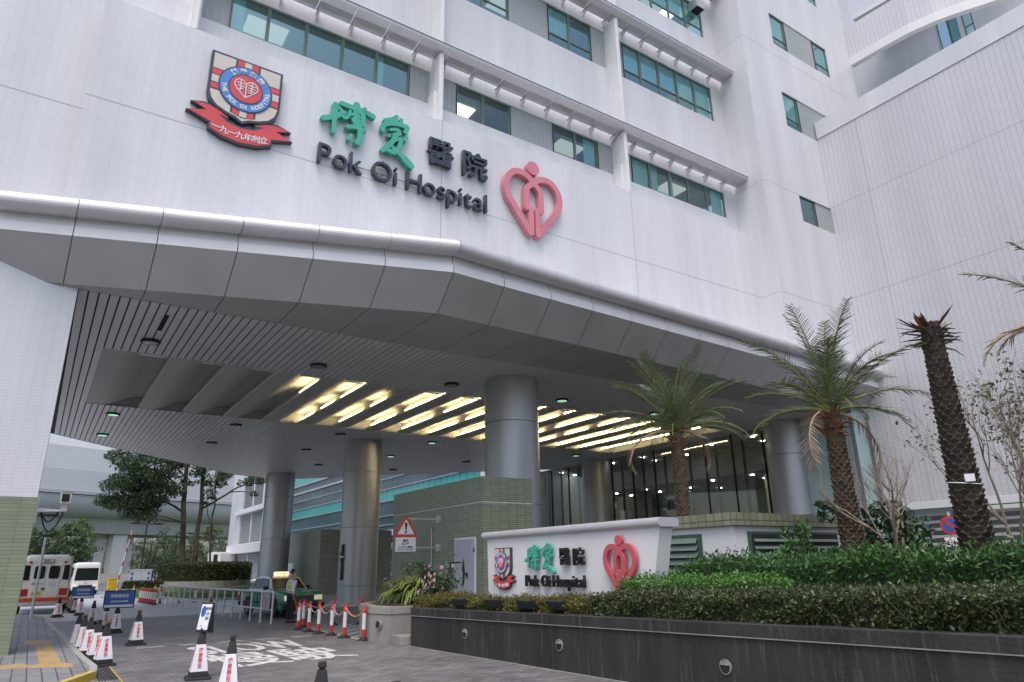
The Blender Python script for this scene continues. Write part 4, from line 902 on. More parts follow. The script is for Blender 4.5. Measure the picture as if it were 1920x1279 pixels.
# floodlights in the bed
used = []; fl = thing('floodlight', 'x', 'floodlight')
m = MB(); m.add([(-.02,-.26,.02),(.32,-.26,0),(.32,.26,0),(-.02,.26,.02),(-.1,-.3,.24),(.12,-.3,.26),(.12,.3,.26),(-.1,.3,.24)], [[0,3,2,1],[4,5,6,7],[0,1,5,4],[1,2,6,5],[2,3,7,6],[3,0,4,7]]); m.build('housing', 'rubber', fl, bevel=.02)
m = MB(); m.quad((.14, -.26, .24), (.33, -.24, .03), (.33, .24, .03), (.14, .26, .24)); m.build('lens', 'car_glass', fl)
m = MB(); m.tube([(.1, -.3, .12), (.1, -.3, -.08), (.1, .3, -.08), (.1, .3, .12)], .018, 6); m.build('yoke', 'rubber', fl)
for y, lb in ((14.35, 'first from the planter corner'), (13.05, 'second from the planter corner, in the hedge gap'), (11.9, 'third from the planter corner'), (10.95, 'nearest the tall hedge')):
    put(fl, used, (pwx(y)+.28, y, zt(y)+.05), 0, f'black garden floodlight, {lb}', 'floodlights along the planter wall').scale = (.72, .72, .72)
# ------------------------------------------------------------------ louvred vent house
vh = thing('vent_house', 'low white vent house with green louvres and a tiled cap, behind the hedges', 'vent house', (12, 9.65, .7))
def vb(m, n, mt, **k): o = m.build(n, mt, vh, **k); o.matrix_parent_inverse = Matrix.Translation((-12, -9.65, -.7)); return o
m = MB(); m.box(12.08, 9.73, .6, 16.0, 13, 2.5); vb(m, 'wall', 'white_render')
m = MB(); m.box(11.97, 9.62, 2.5, 16.12, 13.1, 2.76); vb(m, 'cap', 'cap_tile')
m = MB(); m.box(12.5, 9.66, 1.0, 15.7, 9.73, 2.38); m.box(12.01, 10.6, 1.0, 12.08, 12.6, 2.36); vb(m, 'louvre_frame', 'deep_green_slat')
m = MB()
for k in range(8):
    z = 1.12+.15*k
    m.add([(12.58, 9.60, z), (15.62, 9.60, z), (15.62, 9.66, z+.11), (12.58, 9.66, z+.11), (12.58, 9.605, z-.012), (15.62, 9.605, z-.012), (15.62, 9.66, z+.095), (12.58, 9.66, z+.095)], [[0,1,2,3],[7,6,5,4],[0,4,5,1]])
    m.add([(11.95, 10.68, z), (11.95, 12.5, z), (12.01, 12.5, z+.11), (12.01, 10.68, z+.11)], [[0,1,2,3]])
vb(m, 'louvre', 'frame_green')
m = MB(); m.box(12.56, 9.63, 1.05, 15.64, 9.659, 2.33); vb(m, 'louvre_void', 'dark_gap')
# ------------------------------------------------------------------ palms
def frond(mb_r, c, az, el, L_, droop, n=46, leaf=.5, tw=0):
    """rachis curve and leaflets; returns leaflet triangles"""
    d = Vector((math.cos(az), math.sin(az), 0)); pts = []; x = z = 0; a = el; s = L_/12
    for k in range(13):
        pts.append(Vector(c)+d*x+Z_*z); x += math.cos(a)*s; z += math.sin(a)*s; a -= droop/12*(.5+k/8)
    mb_r.tube(pts, [.022*(1-k/14)+.004 for k in range(13)], 5)
    vs = []; side = d.cross(Z_)
    for k in range(n):
        t = .14+.86*k/(n-1); i = min(11, int(t*12)); f = t*12-i; p = pts[i].lerp(pts[i+1], f); tg = (pts[i+1]-pts[i]).normalized(); nrm = side.cross(tg)
        ln = leaf*(.35+1.3*math.sin(math.pi*min(1, .12+t*.86))*.7)*random.uniform(.75, 1.15)
        for sg in (-1, 1):
            q = (tg*.72+side*sg*.75+nrm*random.uniform(-.05, .5)).normalized(); e = p+q*ln-Z_*ln*random.uniform(.0, .35)
            wv = tg*.009+nrm*.006; vs += [p-wv, p+wv, p.lerp(e, .55)+wv*1.2, e]
    return vs
def palm(name, label, loc, h, r0, r1, nfr, flen, dead=0, bark='palm_bark', seed=1, crown=True, lean=(0, 0)):
    random.seed(seed)
    t = thing(name, label, 'palm tree', loc); m = MB()
    nr = int(h/.075); seg = 16
    top = Vector((lean[0], lean[1], h))
    vs = []; prof = lambda u: r0+(r1-r0)*u
    m.tube([top*(k/8) for k in range(9)], [prof(k/8)*.93 for k in range(9)], 16)
    for k in range(nr):     # old leaf bases in spiral rings
        u = k/nr; rr = prof(u); z = h*u; ns = max(9, int(rr*2*math.pi/.15)); cx, cy = lean[0]*u, lean[1]*u
        for j in range(ns):
            a = 2*math.pi*(j+.5*(k % 2))/ns+random.uniform(-.05, .05); wd = math.pi/ns*1.05; ro = rr*random.uniform(1.05, 1.2)
            A = lambda da, r_, dz: (cx+r_*math.cos(a+da), cy+r_*math.sin(a+da), z+dz)
            m.add([A(-wd, rr*.93, -.02), A(wd, rr*.93, -.02), A(wd*.65, ro, .05), A(-wd*.65, ro, .05), A(0, ro*1.03, .075), A(0, rr*.9, .1)], [[0,1,2,3],[3,2,4],[4,2,5],[3,4,5],[0,3,5],[1,5,2]])
    m.build('trunk', bark, t)
    if not crown: return t
    m = MB()
    for k in range(40):
        a = random.uniform(0, 6.28); z = random.uniform(-.55, .1)+h; rr = r1*1.0
        p = Vector((lean[0]+rr*math.cos(a), lean[1]+rr*math.sin(a), z)); q = Vector((math.cos(a), math.sin(a), random.uniform(-.3, 1.4))); m.tube([p, p+q*random.uniform(.12, .32)], [.035, .012], 4)
    m.build('leaf_base', 'fibre', t)
    c = top+Vector((0, 0, .05))
    for k in range(nfr):
        az = k*2.39996+random.uniform(-.25, .25); lev = k/nfr; el = R(84-84*lev+random.uniform(-9, 9)); L_ = flen*random.uniform(.8, 1.08)*(.8+.2*math.sin(math.pi*min(1, lev+.25)))
        mr = MB(); isdead = k >= nfr-dead
        vs = frond(mr, c, az, el, L_, (.45+.75*lev)*(1.7 if isdead else 1), 46, flen*.16)
        fr = mr.build('frond', 'dry_frond' if isdead else 'stripe_leaf', t)
        n = len(vs)//4; co = np.array([tuple(v) for v in vs]); ix = np.arange(n)[:,None]*4
        fast_mesh('leaflets', co, np.concatenate([ix, ix+1, ix+2, ix, ix+2, ix+3], 1).ravel(), 3, 'dry_frond' if isdead else 'palm_leaf', fr)
    return t
palm('palm_tree', 'slender date palm with grey green crown, in front of the lobby glass', (15.4, 14.1, .7), 4.75, .20, .17, 36, 2.8, 2, seed=3)
palm('palm_tree', 'date palm with browned frond tips, beside the frosted glass and the white wing', (14.0, 8.3, .7), 4.1, .25, .17, 27, 2.45, 3, seed=8)
t = palm('headless_palm', 'thick dark palm trunk topped by a withered brown stump, no leaves', (11.5, 4.9, .7), 4.7, .255, .135, 0, 1, 0, 'dark_palm_bark', 5, False)
m = MB(); random.seed(4)
for k in range(34):
    a = random.uniform(0, 6.28); q = Vector((math.cos(a)*random.uniform(.5, 1.3), math.sin(a)*random.uniform(.5, 1.3), random.uniform(-.1, 1.2))).normalized(); p = Vector((.16*math.cos(a), .16*math.sin(a), 4.62)); L_ = random.uniform(.15, .42)
    s = q.cross(Z_).normalized()*.035; m.quad(p-s, p+s, p+q*L_*.6+s*.8, p+q*L_, p+q*L_*.6-s*.8)
m.build('stump', 'fibre', t)
m = MB()
for k in range(42):
    a = random.uniform(0, 6.28); q = Vector((math.cos(a), math.sin(a), random.uniform(-.35, .45))).normalized(); p = Vector((.13*math.cos(a), .13*math.sin(a), random.uniform(4.3, 4.62))); L_ = random.uniform(.12, .4)
    m.tube([p, p+q*L_*.6, p+q*L_+Z_*random.uniform(-.08, .05)], [.018, .012, .004], 4)
m.build('dead_stalks', 'dark_palm_bark', t)
lbx = thing('tree_tag', 'small white plastic tag tied round the dark palm trunk', 'tag', (11.5, 4.9, 2.9))
m = MB(); d = Vector((-.9, -.43, 0)); s = Vector((-.43, .9, 0)); p = d*.26+Vector((.05, -.06, 0)); m.ext([(-.065, -.055), (.065, -.055), (.065, .055), (-.065, .055)], p, -s, Z_, d*.012); m.build('plate', 'cone_white', lbx)
m = MB(); m.tube([(.222*math.cos(q), .222*math.sin(q), -.06+.03*math.sin(q)) for q in np.linspace(0, 6.28, 25)], .008, 5); m.build('tie', 'cone_white', lbx)
t = palm('palm_tree', 'palm at the right picture edge, only dry frond tips showing', (12.3, 3.0, .7), 4.1, .3, .22, 22, 2.0, 15, seed=12)
# bare tree with stakes
def branch_tree(name, label, loc, h, r, mat, levels=4, spread=.5, seed=2, cat='tree', leaf=None, nleaf=0, lsize=.1, trunks=1, tw=.4):
    random.seed(seed); t = thing(name, label, cat, loc); m = MB(); mb2 = MB(); tips = []
    def grow(p, d, L_, rr, lv):
        n = 4; pts = [p]; q = d.copy()
        for k in range(n):
            q = (q+Vector((random.gauss(0, .13), random.gauss(0, .13), random.gauss(.05, .08)))).normalized(); pts.append(pts[-1]+q*L_/n)
        (m if lv >= levels-1 else mb2).tube(pts, [rr*(1-.45*k/n) for k in range(n+1)], 6 if lv > 1 else 4, False)
        if lv < 2: tips.extend(pts[1:])
        if lv == 0: return
        for k in range(random.choice((3, 3, 4)) if lv > 1 else 3):
            a = random.uniform(0, 6.28); s = Vector((math.cos(a), math.sin(a), random.uniform(.0, .5))); nd = (q+s*spread*random.uniform(.7, 1.3)).normalized()
            grow(pts[random.choice((2, 3, 4, 4))], nd, L_*random.uniform(.6, .82), rr*.5, lv-1)
    for k in range(trunks):
        a = 6.28*k/max(1, trunks); d = Vector((math.cos(a)*.3*(trunks > 1), math.sin(a)*.3*(trunks > 1), 1)).normalized()
        grow(Vector((.05*math.cos(a), .05*math.sin(a), 0)), d, h*tw, r, levels)
    m.build('trunk', mat, t); mb2.build('branches', mat, t)
    if leaf:
        T = np.array([tuple(v) for v in tips]); P = T[rng.integers(0, len(T), nleaf)]+rng.normal(size=(nleaf, 3))*lsize*.9
        leaf_cloud('foliage', P, lsize, leaf, t, .5)
    return t
branch_tree('bare_tree', 'leafless pale sapling tied to crossed stakes beside the second palm', (14.5, 7.55, .8), 3.2, .07, 'pale_bark', 5, .5, 21)
for (a, b, lb) in (((14.1, 7.95, 1.95), (14.9, 6.95, .9), 'pale wooden stake slanting down to the right, bracing the bare sapling'), ((14.6, 7.5, 2.0), (14.25, 7.75, .8), 'pale wooden stake standing nearly upright, bracing the bare sapling'), ((14.9, 7.3, 2.05), (14.3, 7.6, .8), 'darker wooden stake slanting left, bracing the bare sapling')):
    m = MB(); m.tube([a, b], .045, 8); tag(m.build('stake', 'stake', smooth=True), lb, 'stake', 'stakes round the bare sapling')
branch_tree('sparse_tree', 'multi stemmed grey shrub tree with few small leaves, behind the dark palm trunk', (13.6, 5.0, .7), 3.9, .05, 'pale_bark', 4, .45, 33, 'tree', 'sparse_leaf', 1500, .085, 4, .42)
def bush(name, label, loc, rad, hgt, n, size, mat, cat='shrub', asp=.45):
    t = thing(name, label, cat, loc)
    cl = rng.normal(size=(26, 3))*np.array([rad*.42, rad*.42, hgt*.24])+np.array([0, 0, hgt*.52]); d = rng.normal(size=(n, 3)); d /= np.linalg.norm(d, axis=1)[:,None]
    P = cl[rng.integers(0, 26, n)]+d*(rad*.34*rng.random(n)**.4)[:,None]; P[:,2] = np.clip(P[:,2], .05, hgt*1.08)
    leaf_cloud('foliage', P, size, mat, t, asp)
    m = MB()
    for c in cl: m.tube([(c[0]*.15, c[1]*.15, 0), (c[0]*.6, c[1]*.6, c[2]*.5), tuple(c)], [.03, .02, .008], 5)
    m.build('stem', 'bark', t); return t
bush('leafy_shrub', 'dark leafy shrub mass behind the sapling, below the frosted glass', (15.2, 8.3, .7), 1.25, 2.1, 3800, .16, 'bush_leaf')
bush('small_shrub', 'small bluish leaved shrub in front of the vent house louvres', (12.0, 8.2, 1.0), .5, 1.35, 420, .13, 'fern_leaf')
nsx = thing('no_stopping_sign', 'round blue and red no stopping sign half hidden behind the shrub', 'sign', (20.5, 9.3, 0))
d = Vector((-.9, -.43, 0)); s = Vector((.43, -.9, 0))
m = MB(); m.tube([(0, 0, 0), (0, 0, 2.95)], .04, 8); m.build('pole', 'galvanised', nsx)
m = MB(); m.ext([(a*.24, b*.24) for a, b in circ(1, 32)], d*.07+Z_*2.6, s, Z_, -d*.03); dk = m.build('disc', 'flag_red', nsx)
m = MB(); m.ext([(a*.185, b*.185) for a, b in circ(1, 32)], d*.076+Z_*2.6, s, Z_, -d*.008); m.build('disc_face', 'board_blue', dk)
m = MB(); m.ext([(-.17, .12), (-.12, .17), (.17, -.12), (.12, -.17)], d*.08+Z_*2.6, s, Z_, -d*.006); m.build('bar', 'flag_red', dk)
m = MB(); m.ext([(-.2, -.05), (.2, -.05), (.2, .18), (-.2, .18)], d*.07+Z_*2.1, s, Z_, -d*.02); pb = m.build('plate', 'flag_white', nsx)
text('arrow', '←→', 'black', .2, tuple(d*.075+Z_*2.16), s, Z_, .003, 0, pb, 2)
# plants in the octagonal planter
def spider_plant(name, label, loc, n, L_, seed):
    random.seed(seed); t = thing(name, label, 'plant', loc); m = MB()
    for k in range(n):
        a = random.uniform(0, 6.28); el = R(random.uniform(42, 88)); Ls = L_*random.uniform(.6, 1.1); d = Vector((math.cos(a), math.sin(a), 0)); s = d.cross(Z_)*.034; p = Vector((random.gauss(0, .08), random.gauss(0, .08), 0)); pts = [p]; e = el
        for j in range(6): p = p+(d*math.cos(e)+Z_*math.sin(e))*Ls/6; pts.append(p); e -= .38
        w_ = [.6, 1, 1.1, 1, .8, .5, .05]
        vs = [q+s*w_[j]*g for j, q in enumerate(pts) for g in (-1, 1)]; m.add(vs, [[2*j, 2*j+1, 2*j+3, 2*j+2] for j in range(6)])
    m.build('leaves', 'stripe_leaf', t); return t
spider_plant('striped_plant', 'yellow striped grassy plant at the left of the octagonal planter', (8.85, 18.6, .85), 150, 1.35, 5)
spider_plant('striped_plant', 'taller yellow striped grassy plant beside the pink flowers', (9.1, 18.0, .85), 170, 1.6, 6)
pk = bush('flower_bush', 'dark leaved bush with pale pink flowers in the octagonal planter', (9.0, 17.25, .85), .6, .95, 2600, .075, 'bush_leaf', 'flowers')
P = rng.normal(size=(46, 3)); P /= np.linalg.norm(P, axis=1)[:,None]; P = np.abs(P)*np.array([-1, 1, 1])*np.array([.62, 0, .85])+np.array([.0, 0, .1]); P[:,1] = rng.normal(size=46)*.36-.1; P[:,0] *= rng.random(46)**.3
for p in P:
    m = MB()
    for k in range(5):
        a = k*1.2566; c = Vector(p)+Vector((0, math.cos(a), math.sin(a)))*.026; m.ext([(.022*math.cos(q), .022*math.sin(q)) for q in np.linspace(0, 5.5, 6)], c, (.25, -.9, .1), (.2, 0, 1), (-.003, 0, 0))
    m.build('flower', 'petal', pk)
# ------------------------------------------------------------------ ground, road, footway, markings
def sheet(name, poly, z, mat, **k):
    m = MB(); m.add([(x, y, z) for x, y in poly], [list(range(len(poly)))]); o = m.build(name, mat); tag(o, kind='structure'); return o
sheet('ground', [(-900, -300), (900, -300), (900, 1500), (-900, 1500)], -.02, 'grass_ground')
sheet('road', [(-12, -40), (40, -40), (40, 80), (-12, 80)], 0, 'paver')
sheet('road', [(-12, 33.5), (24, 33.5), (24, 80), (-12, 80)], .003, 'sheen_paving')  # far road laid paler: sky light and grazing sheen put into its colour
sheet('road', [(-40, 80.0), (60, 80.0), (60, 135), (-40, 135)], -.004, 'asphalt')
fw_ = [(-6, 9), (-.2, 12.2), (.63, 14.28), (1.14, 15.39), (1.2, 16.2), (1.10, 18.3), (1.02, 21.5), (.99, 23.8), (.93, 25.4), (.82, 28.4), (.71, 35.5), (.3, 37.6), (-6, 38)]
m = MB(); m.prism(fw_, -.05, .12); tag(m.build('pavement', 'footway_paver'), kind='structure')
m = MB()
for i, (a, b) in enumerate(zip(fw_[:-1], fw_[1:])):
    if i > 10: break
    A, B = Vector((*a, 0)), Vector((*b, 0)); t = (B-A).normalized(); n = Vector((t.y, -t.x, 0)); ns = max(1, round((B-A).length/.9))
    m.cur = 1 if i < 3 else 0
    for k in range(ns):
        p, q = A.lerp(B, k/ns)+t*.006, A.lerp(B, (k+1)/ns)-t*.006
        m.prism([(p.x, p.y), (q.x, q.y), (q.x+n.x*.13, q.y+n.y*.13), (p.x+n.x*.13, p.y+n.y*.13)], -.04, .124)
tag(m.build('kerb', ['kerb_stone', 'kerb_yellow'], bevel=.012), kind='structure')
m = MB(); m.prism([(.12, 17.6), (.30, 17.0), (.42, 17.3), (.36, 21.5), (.70, 21.3), (.78, 17.2), (.96, 16.8), (.93, 16.2), (.3, 16.65), (-.2, 16.95), (-.2, 17.5)], .1, .126)
for k in range(5): m.prism([(.42+.07*k, 17.4), (.455+.07*k, 17.4), (.43+.065*k, 21.2), (.40+.065*k, 21.2)], .126, .131)
m.prism([(.14, 22.1), (.7, 21.5), (.73, 22.8), (.14, 23.4)], .1, .127); tag(m.build('tactile_paving', 'tactile'), kind='structure')
m = MB()
for k in range(6): m.prism([(1.32+.045*k, 14.9), (1.345+.045*k, 14.9), (1.345+.045*k, 17.2), (1.32+.045*k, 17.2)], .002, .012)
m.prism([(1.28, 14.9), (1.30, 14.9), (1.30, 17.2), (1.28, 17.2)], .002, .014); o = m.build('drain_grate', 'rubber'); tag(o, 'black slotted drain grate along the pavement corner kerb', 'drain')
o = sheet('gutter_line', [(1.60, 14.5), (1.62, 14.5), (1.62, 17.3), (1.60, 17.3)], .004, 'kerb_yellow')
RX, RY = Vector((1, .04, 0)).normalized(), Vector((-.04, 1, 0)).normalized()
for s_, c_, fit in (('SLOW', (4.72, 18.72), (2.5, 1.9)), ('慢駛', (4.75, 16.35), (2.7, 2.5))):
    for k_, (dx, dy) in enumerate(((0, 0), (-.03, .02), (.03, -.02))):
        o = text('road_marking', s_, 'road_paint', 1, (c_[0]+dx, c_[1]+dy, .0045+.0007*k_), RX, RY, 0, .0, None, 2, fit=fit); tag(o, kind='structure')
m = MB()
for a, b in ((2.45, 3.1), (3.41, 3.91), (4.36, 4.94), (5.28, 5.93), (6.24, 6.85)): m.quad((a, 20.33, .004), (b, 20.33, .004), (b, 20.47, .004), (a, 20.47, .004))
for k in range(7):
    y = 19+k*.62; m.quad((7.5, y, .004), (7.5, y+.1, .004), (9.3, y+2.2, .004), (9.3, y+2.1, .004))
m.quad((7.42, 18.4, .0045), (7.5, 18.4, .0045), (7.62, 23.2, .0045), (7.54, 23.2, .0045)); tag(m.build('road_line', 'road_paint'), kind='structure')
# ------------------------------------------------------------------ traffic cones
cone = thing('traffic_cone', 'x', 'traffic cone')
m = MB(); m.frustum((0, 0), .21, .20, 0, .05); m.frustum((0, 0), .155, .145, .05, .13); m.build('base', 'rubber', cone, bevel=.015)
m = MB(); m.frustum((0, 0), .142, .075, .13, .56); m.build('sleeve', 'cone_white', cone, bevel=.006)
m = MB(); m.frustum((0, 0), .076, .045, .56, .74); m.frustum((0, 0), .03, .035, .74, .765); m.frustum((0, 0), .045, .04, .765, .82); m.build('top', 'rubber', cone, bevel=.008)
sl_t = math.atan2(.142-.075, .43)
for (dx, dy) in ((0, -1), (-1, 0), (1, 0)):
    n = Vector((dx, dy, 0)); V = (Z_*math.cos(sl_t)-n*math.sin(sl_t)).normalized(); W = n*math.cos(sl_t)+Z_*math.sin(sl_t); U = V.cross(W)
    text('lettering', '博\n愛\n醫\n院', 'text_red', .078, tuple(n*(.1085)+Z_*.345+W*.004), U, V, .002, .0015, cone, 1, fit=(.068, .33))
cone_b = copy_tree(cone)
m = MB(); m.frustum((0, 0), .05, .045, .80, .85); m.tube([(0, 0, .80), (.05, -.05, .70)], .012, 5); m.build('strap', 'fibre', cone_b)
used, usedb = [], []
CG = 'black and white traffic cones with red lettering'
cl = [('b', 1.49, 17.20, .2, 'cone with brown strap at the pavement corner, frontmost of the tight row'), ('a', 1.42, 18.3, .15, 'cone with white sleeve, second in the tight row by the kerb'), ('a', 1.33, 19.4, .1, 'cone with white sleeve, third in the tight row by the kerb'), ('b', 1.27, 20.5, .2, 'cone with brown strap, fourth in the tight row by the kerb'), ('a', 1.22, 21.6, .1, 'hindmost cone of the tight row by the kerb, mostly hidden'),
      ('a', 2.45, 25.93, .1, 'cone carrying the nearer and larger blue sign board'), ('a', 2.1, 30.5, .1, 'cone standing directly behind the tight row, left of the larger blue board'), ('a', 2.3, 27.8, .2, 'cone half hidden behind the larger blue sign board'), ('a', 2.08, 37.56, .1, 'cone carrying the farther and smaller blue sign board'),
      ('a', 1.97, 40.1, .1, 'cone just behind the smaller blue board, nearest of that far line'), ('a', 1.94, 42.4, .1, 'cone second behind the smaller blue board in the far line'), ('a', 1.89, 45.4, .1, 'cone third behind the smaller blue board in the far line'), ('a', 1.8, 48.5, .1, 'farthest cone of the line, in front of the minibus'), ('a', 1.22, 36.7, .3, 'cone standing at the rear bumper of the white coach'),
      ('b', 2.53, 21.32, .15, 'lone cone with brown strap standing clear in the open road'), ('a', 2.71, 14.0, -.1, 'near cone carrying the tilted notice display'), ('a', 2.80, 12.1, -.3, 'nearest full cone, cut by the bottom edge, beside the notice display cone'), ('a', 2.83, 8.03, -.2, 'cone of which only the black top and shoulders show at the bottom edge'), ('a', 2.88, 6.22, 0, 'cone of which only the black tip shows at the bottom edge')]
for k, x, y, rz, lb in cl: put(cone_b if k == 'b' else cone, usedb if k == 'b' else used, (x, y, 0), rz, lb, CG)
def board(name, label, loc, rz, w_, h_, ls):
    t = thing(name, label, 'sign board', loc, rz); m = MB(); m.box(-w_/2, -.015, 0, w_/2, .03, h_); m.box(-.05, -.01, -.1, .05, .02, .0); m.build('frame', 'rubber', t, bevel=.02)
    m = MB(); m.box(-w_/2+.03, -.021, .1, w_/2-.03, -.012, h_-.03); m.build('face', 'board_blue', t)
    m = MB(); m.box(-w_/2+.03, -.0205, .03, w_/2-.03, -.012, .1); m.build('face_strip', 'cone_white', t)
    for s_, z, hh, ww in ls: text('board_lettering', s_, 'cone_white', hh, (0, -.023, z), X_, Z_, .002, .001, t, 2, fit=(ww, hh))
    return t
board('direction_board', 'larger blue sign board with white lettering, mounted on a cone in the road', (2.45, 25.9, .72), -.12, .86, .52, (('跨境專線區', .36, .11, .5), ('凸顯該區安排事宜', .20, .055, .5), ('←   ↗', .062, .04, .2)))
board('direction_board', 'smaller farther blue sign board on a cone in front of the coach', (2.08, 37.5, .70), -.05, .88, .50, (('跨境專線區', .36, .11, .5), ('凸顯該區安排事宜', .20, .055, .5)))
dp = thing('notice_display', 'tilted black wedge display with a pale notice, on top of the near cone', 'display', (2.71, 14.0, .64), -1.0); dp.scale = (.7, .85, .95)
m = MB(); m.add([(-.2,-.04,.12),(.2,-.04,.12),(.2,.13,.10),(-.2,.13,.10),(-.2,.06,.64),(.2,.06,.64),(.2,.09,.64),(-.2,.09,.64)], [[0,3,2,1],[4,5,6,7],[0,1,5,4],[1,2,6,5],[2,3,7,6],[3,0,4,7]]); m.frustum((0, .03), .05, .04, 0, .12); m.build('housing', 'rubber', dp, bevel=.015)
fV = Vector((0, .1, .52)).normalized(); fW = X_.cross(fV)
m = MB(); m.ext([(-.175, -.22), (.175, -.22), (.175, .23), (-.175, .23)], Vector((0, .01, .38))+fW*.006, X_, fV, -fW*.004); m.build('face', 'cone_white', dp)
m = MB(); m.ext([(a*.08-.07, b*.1+.1) for a, b in circ(1, 20)], Vector((0, .01, .38))+fW*.008, X_, fV, -fW*.002)
m.build('symbol', 'board_blue', dp)
for s_, u, v, hh in (('請保持', .09, .15, .06), ('社交', .09, .06, .06), ('距離', .09, -.02, .06), ('1.5', -.05, -.16, .06)):
    text('display_lettering', s_, 'navy', hh, tuple(Vector((0, .01, .38))+X_*u+fV*v+fW*.008), X_, fV, .002, .001, dp, 1)
# ------------------------------------------------------------------ flexible posts and chains
post = thing('flexible_post', 'x', 'bollard')
m = MB(); m.frustum((0, 0), .13, .12, 0, .03); m.lathe([(.12, .03), (.06, .09)], (0,0,0), 12); m.build('base', 'rubber', post)
m = MB(); m.lathe([(.052, .06), (.052, .27)], (0,0,0), 16); m.lathe([(.053, .66), (.053, .76), (.035, .79), (.02, .815)], (0,0,0), 16); m.build('red_band', 'flag_red', post, smooth=True)
m = MB(); m.lathe([(.051, .27), (.051, .66)], (0,0,0), 16); m.build('white_band', 'flag_white', post, smooth=True)
m = MB(); m.tube([(.0, -.02, .80), (0, -.06, .835), (0, 0, .86), (0, .06, .835), (0, .02, .80)], .012, 6); m.build('loop', 'flag_red', post)
used = []; PG = 'red and white flexible posts'
pcs = [(7.42, 18.09, 'post nearest the octagonal planter, front row'), (7.28, 19.09, 'second post from the octagonal planter, front row'), (7.26, 20.05, 'third post from the octagonal planter, front row'), (7.16, 20.85, 'fourth post from the octagonal planter, front row'), (7.16, 21.72, 'fifth post from the octagonal planter, front row'), (7.10, 22.54, 'sixth post from the octagonal planter, beside the guard'), (7.50, 23.35, 'post at the far corner, behind the sixth front post'), (8.58, 23.55, 'back row post in front of the taxi headlamp'), (9.39, 23.17, 'back row post standing before the second round column')]
for x, y, lb in pcs: put(post, used, (x, y, 0), random.uniform(0, 6), 'red and white flexible '+lb, PG)
for k in range(9):
    x, y = 5.82+.03*k, 50.0-.6*k; put(post, used, (x, y, 0), k, 'red and white post in the tight bundle at the far end of the railing', 'posts bundled at the end of the railing')
isl = [(6.5, 46.6), (7.4, 46.1), (8.3, 46.3), (9.3, 46.7), (10.2, 47.3), (11.1, 47.6), (12.0, 48.2), (12.9, 48.8), (13.8, 49.6)]
for i, (x, y) in enumerate(isl): put(post, used, (x, y, 0), i, f'red and white post at the island kerb, {ordn[i]} of the row behind the railing', 'posts along the island kerb')
for i, (x, y) in enumerate(((5.6, 62.0), (6.6, 60.8), (8.0, 60.5), (9.6, 61.5))): put(post, used, (x, y, 0), i, f'far red and white post by the yellow barrier, {ordn[i]} from it', 'posts by the barrier')
def chain(label, a, b, sag):
    m = MB(); A, B = Vector(a), Vector(b); n = 26
    pts = [A.lerp(B, k/n)-Z_*sag*4*(k/n)*(1-k/n) for k in range(n+1)]
    for k in range(n):
        m.cur = k % 2; p, q = pts[k], pts[k+1]; m.tube([p, q], .014, 5)
    tag(m.build('chain', ['flag_white', 'flag_red']), label, 'chain', 'plastic chains between the posts')
P_ = [(p[0], p[1], .78) for p in pcs]
for i in range(6):
    chain(f"slack plastic chain from the {['nearest', 'second', 'third', 'fourth', 'fifth', 'sixth'][i]} front post to the next post", P_[i], P_[i+1], .22)
chain('slack plastic chain across the back, from the corner post to the taxi side', P_[6], P_[7], .2); chain('slack plastic chain between the two back posts', P_[7], P_[8], .2)
for i in range(8):
    chain(f'plastic chain at the island kerb, from the {ordn[i]} post of that row', (*isl[i], .78), (*isl[i+1], .78), .15)
# ------------------------------------------------------------------ railing
rl = thing('railing', 'grey tubular guard railing along the drop-off lane', 'railing', (6.3, 44.9, 0))
A, B = Vector((6.17, 44.88, 0)), Vector((7.12, 25.6, 0)); n = 16; m = MB(); m2 = MB()
off = Vector((6.3, 44.9, 0))
for k in range(n+1):
    p = A.lerp(B, k/n)-off; mm = MB(); mm.tube([p, p+Z_*1.02], .035, 8); mm.build('post', 'galvanised', rl, smooth=True)
m.tube([A-off+Z_*1.03, B-off+Z_*1.03], .042, 8); m.tube([A-off+Z_*.45, B-off+Z_*.45], .032, 8); m.build('rail', 'galvanised', rl, smooth=True)
bd = thing('railing_notice', 'small faded notice board hung on the near end of the railing', 'notice', (7.1, 26.2, .42))
m = MB(); m.box(-.05, -.42, 0, -.03, .42, .62); m.build('board', 'kerb_stone', bd, bevel=.005)
m = MB(); m.ext([(-.05, .06), (.05, .06), (.07, .32), (.03, .34), (.03, .42), (-.03, .42), (-.03, .34), (-.07, .32)], (-.052, 0, 0), (0,-1,0), (0,0,1), (-.002,0,0)); m.build('symbol', 'text_red', bd)
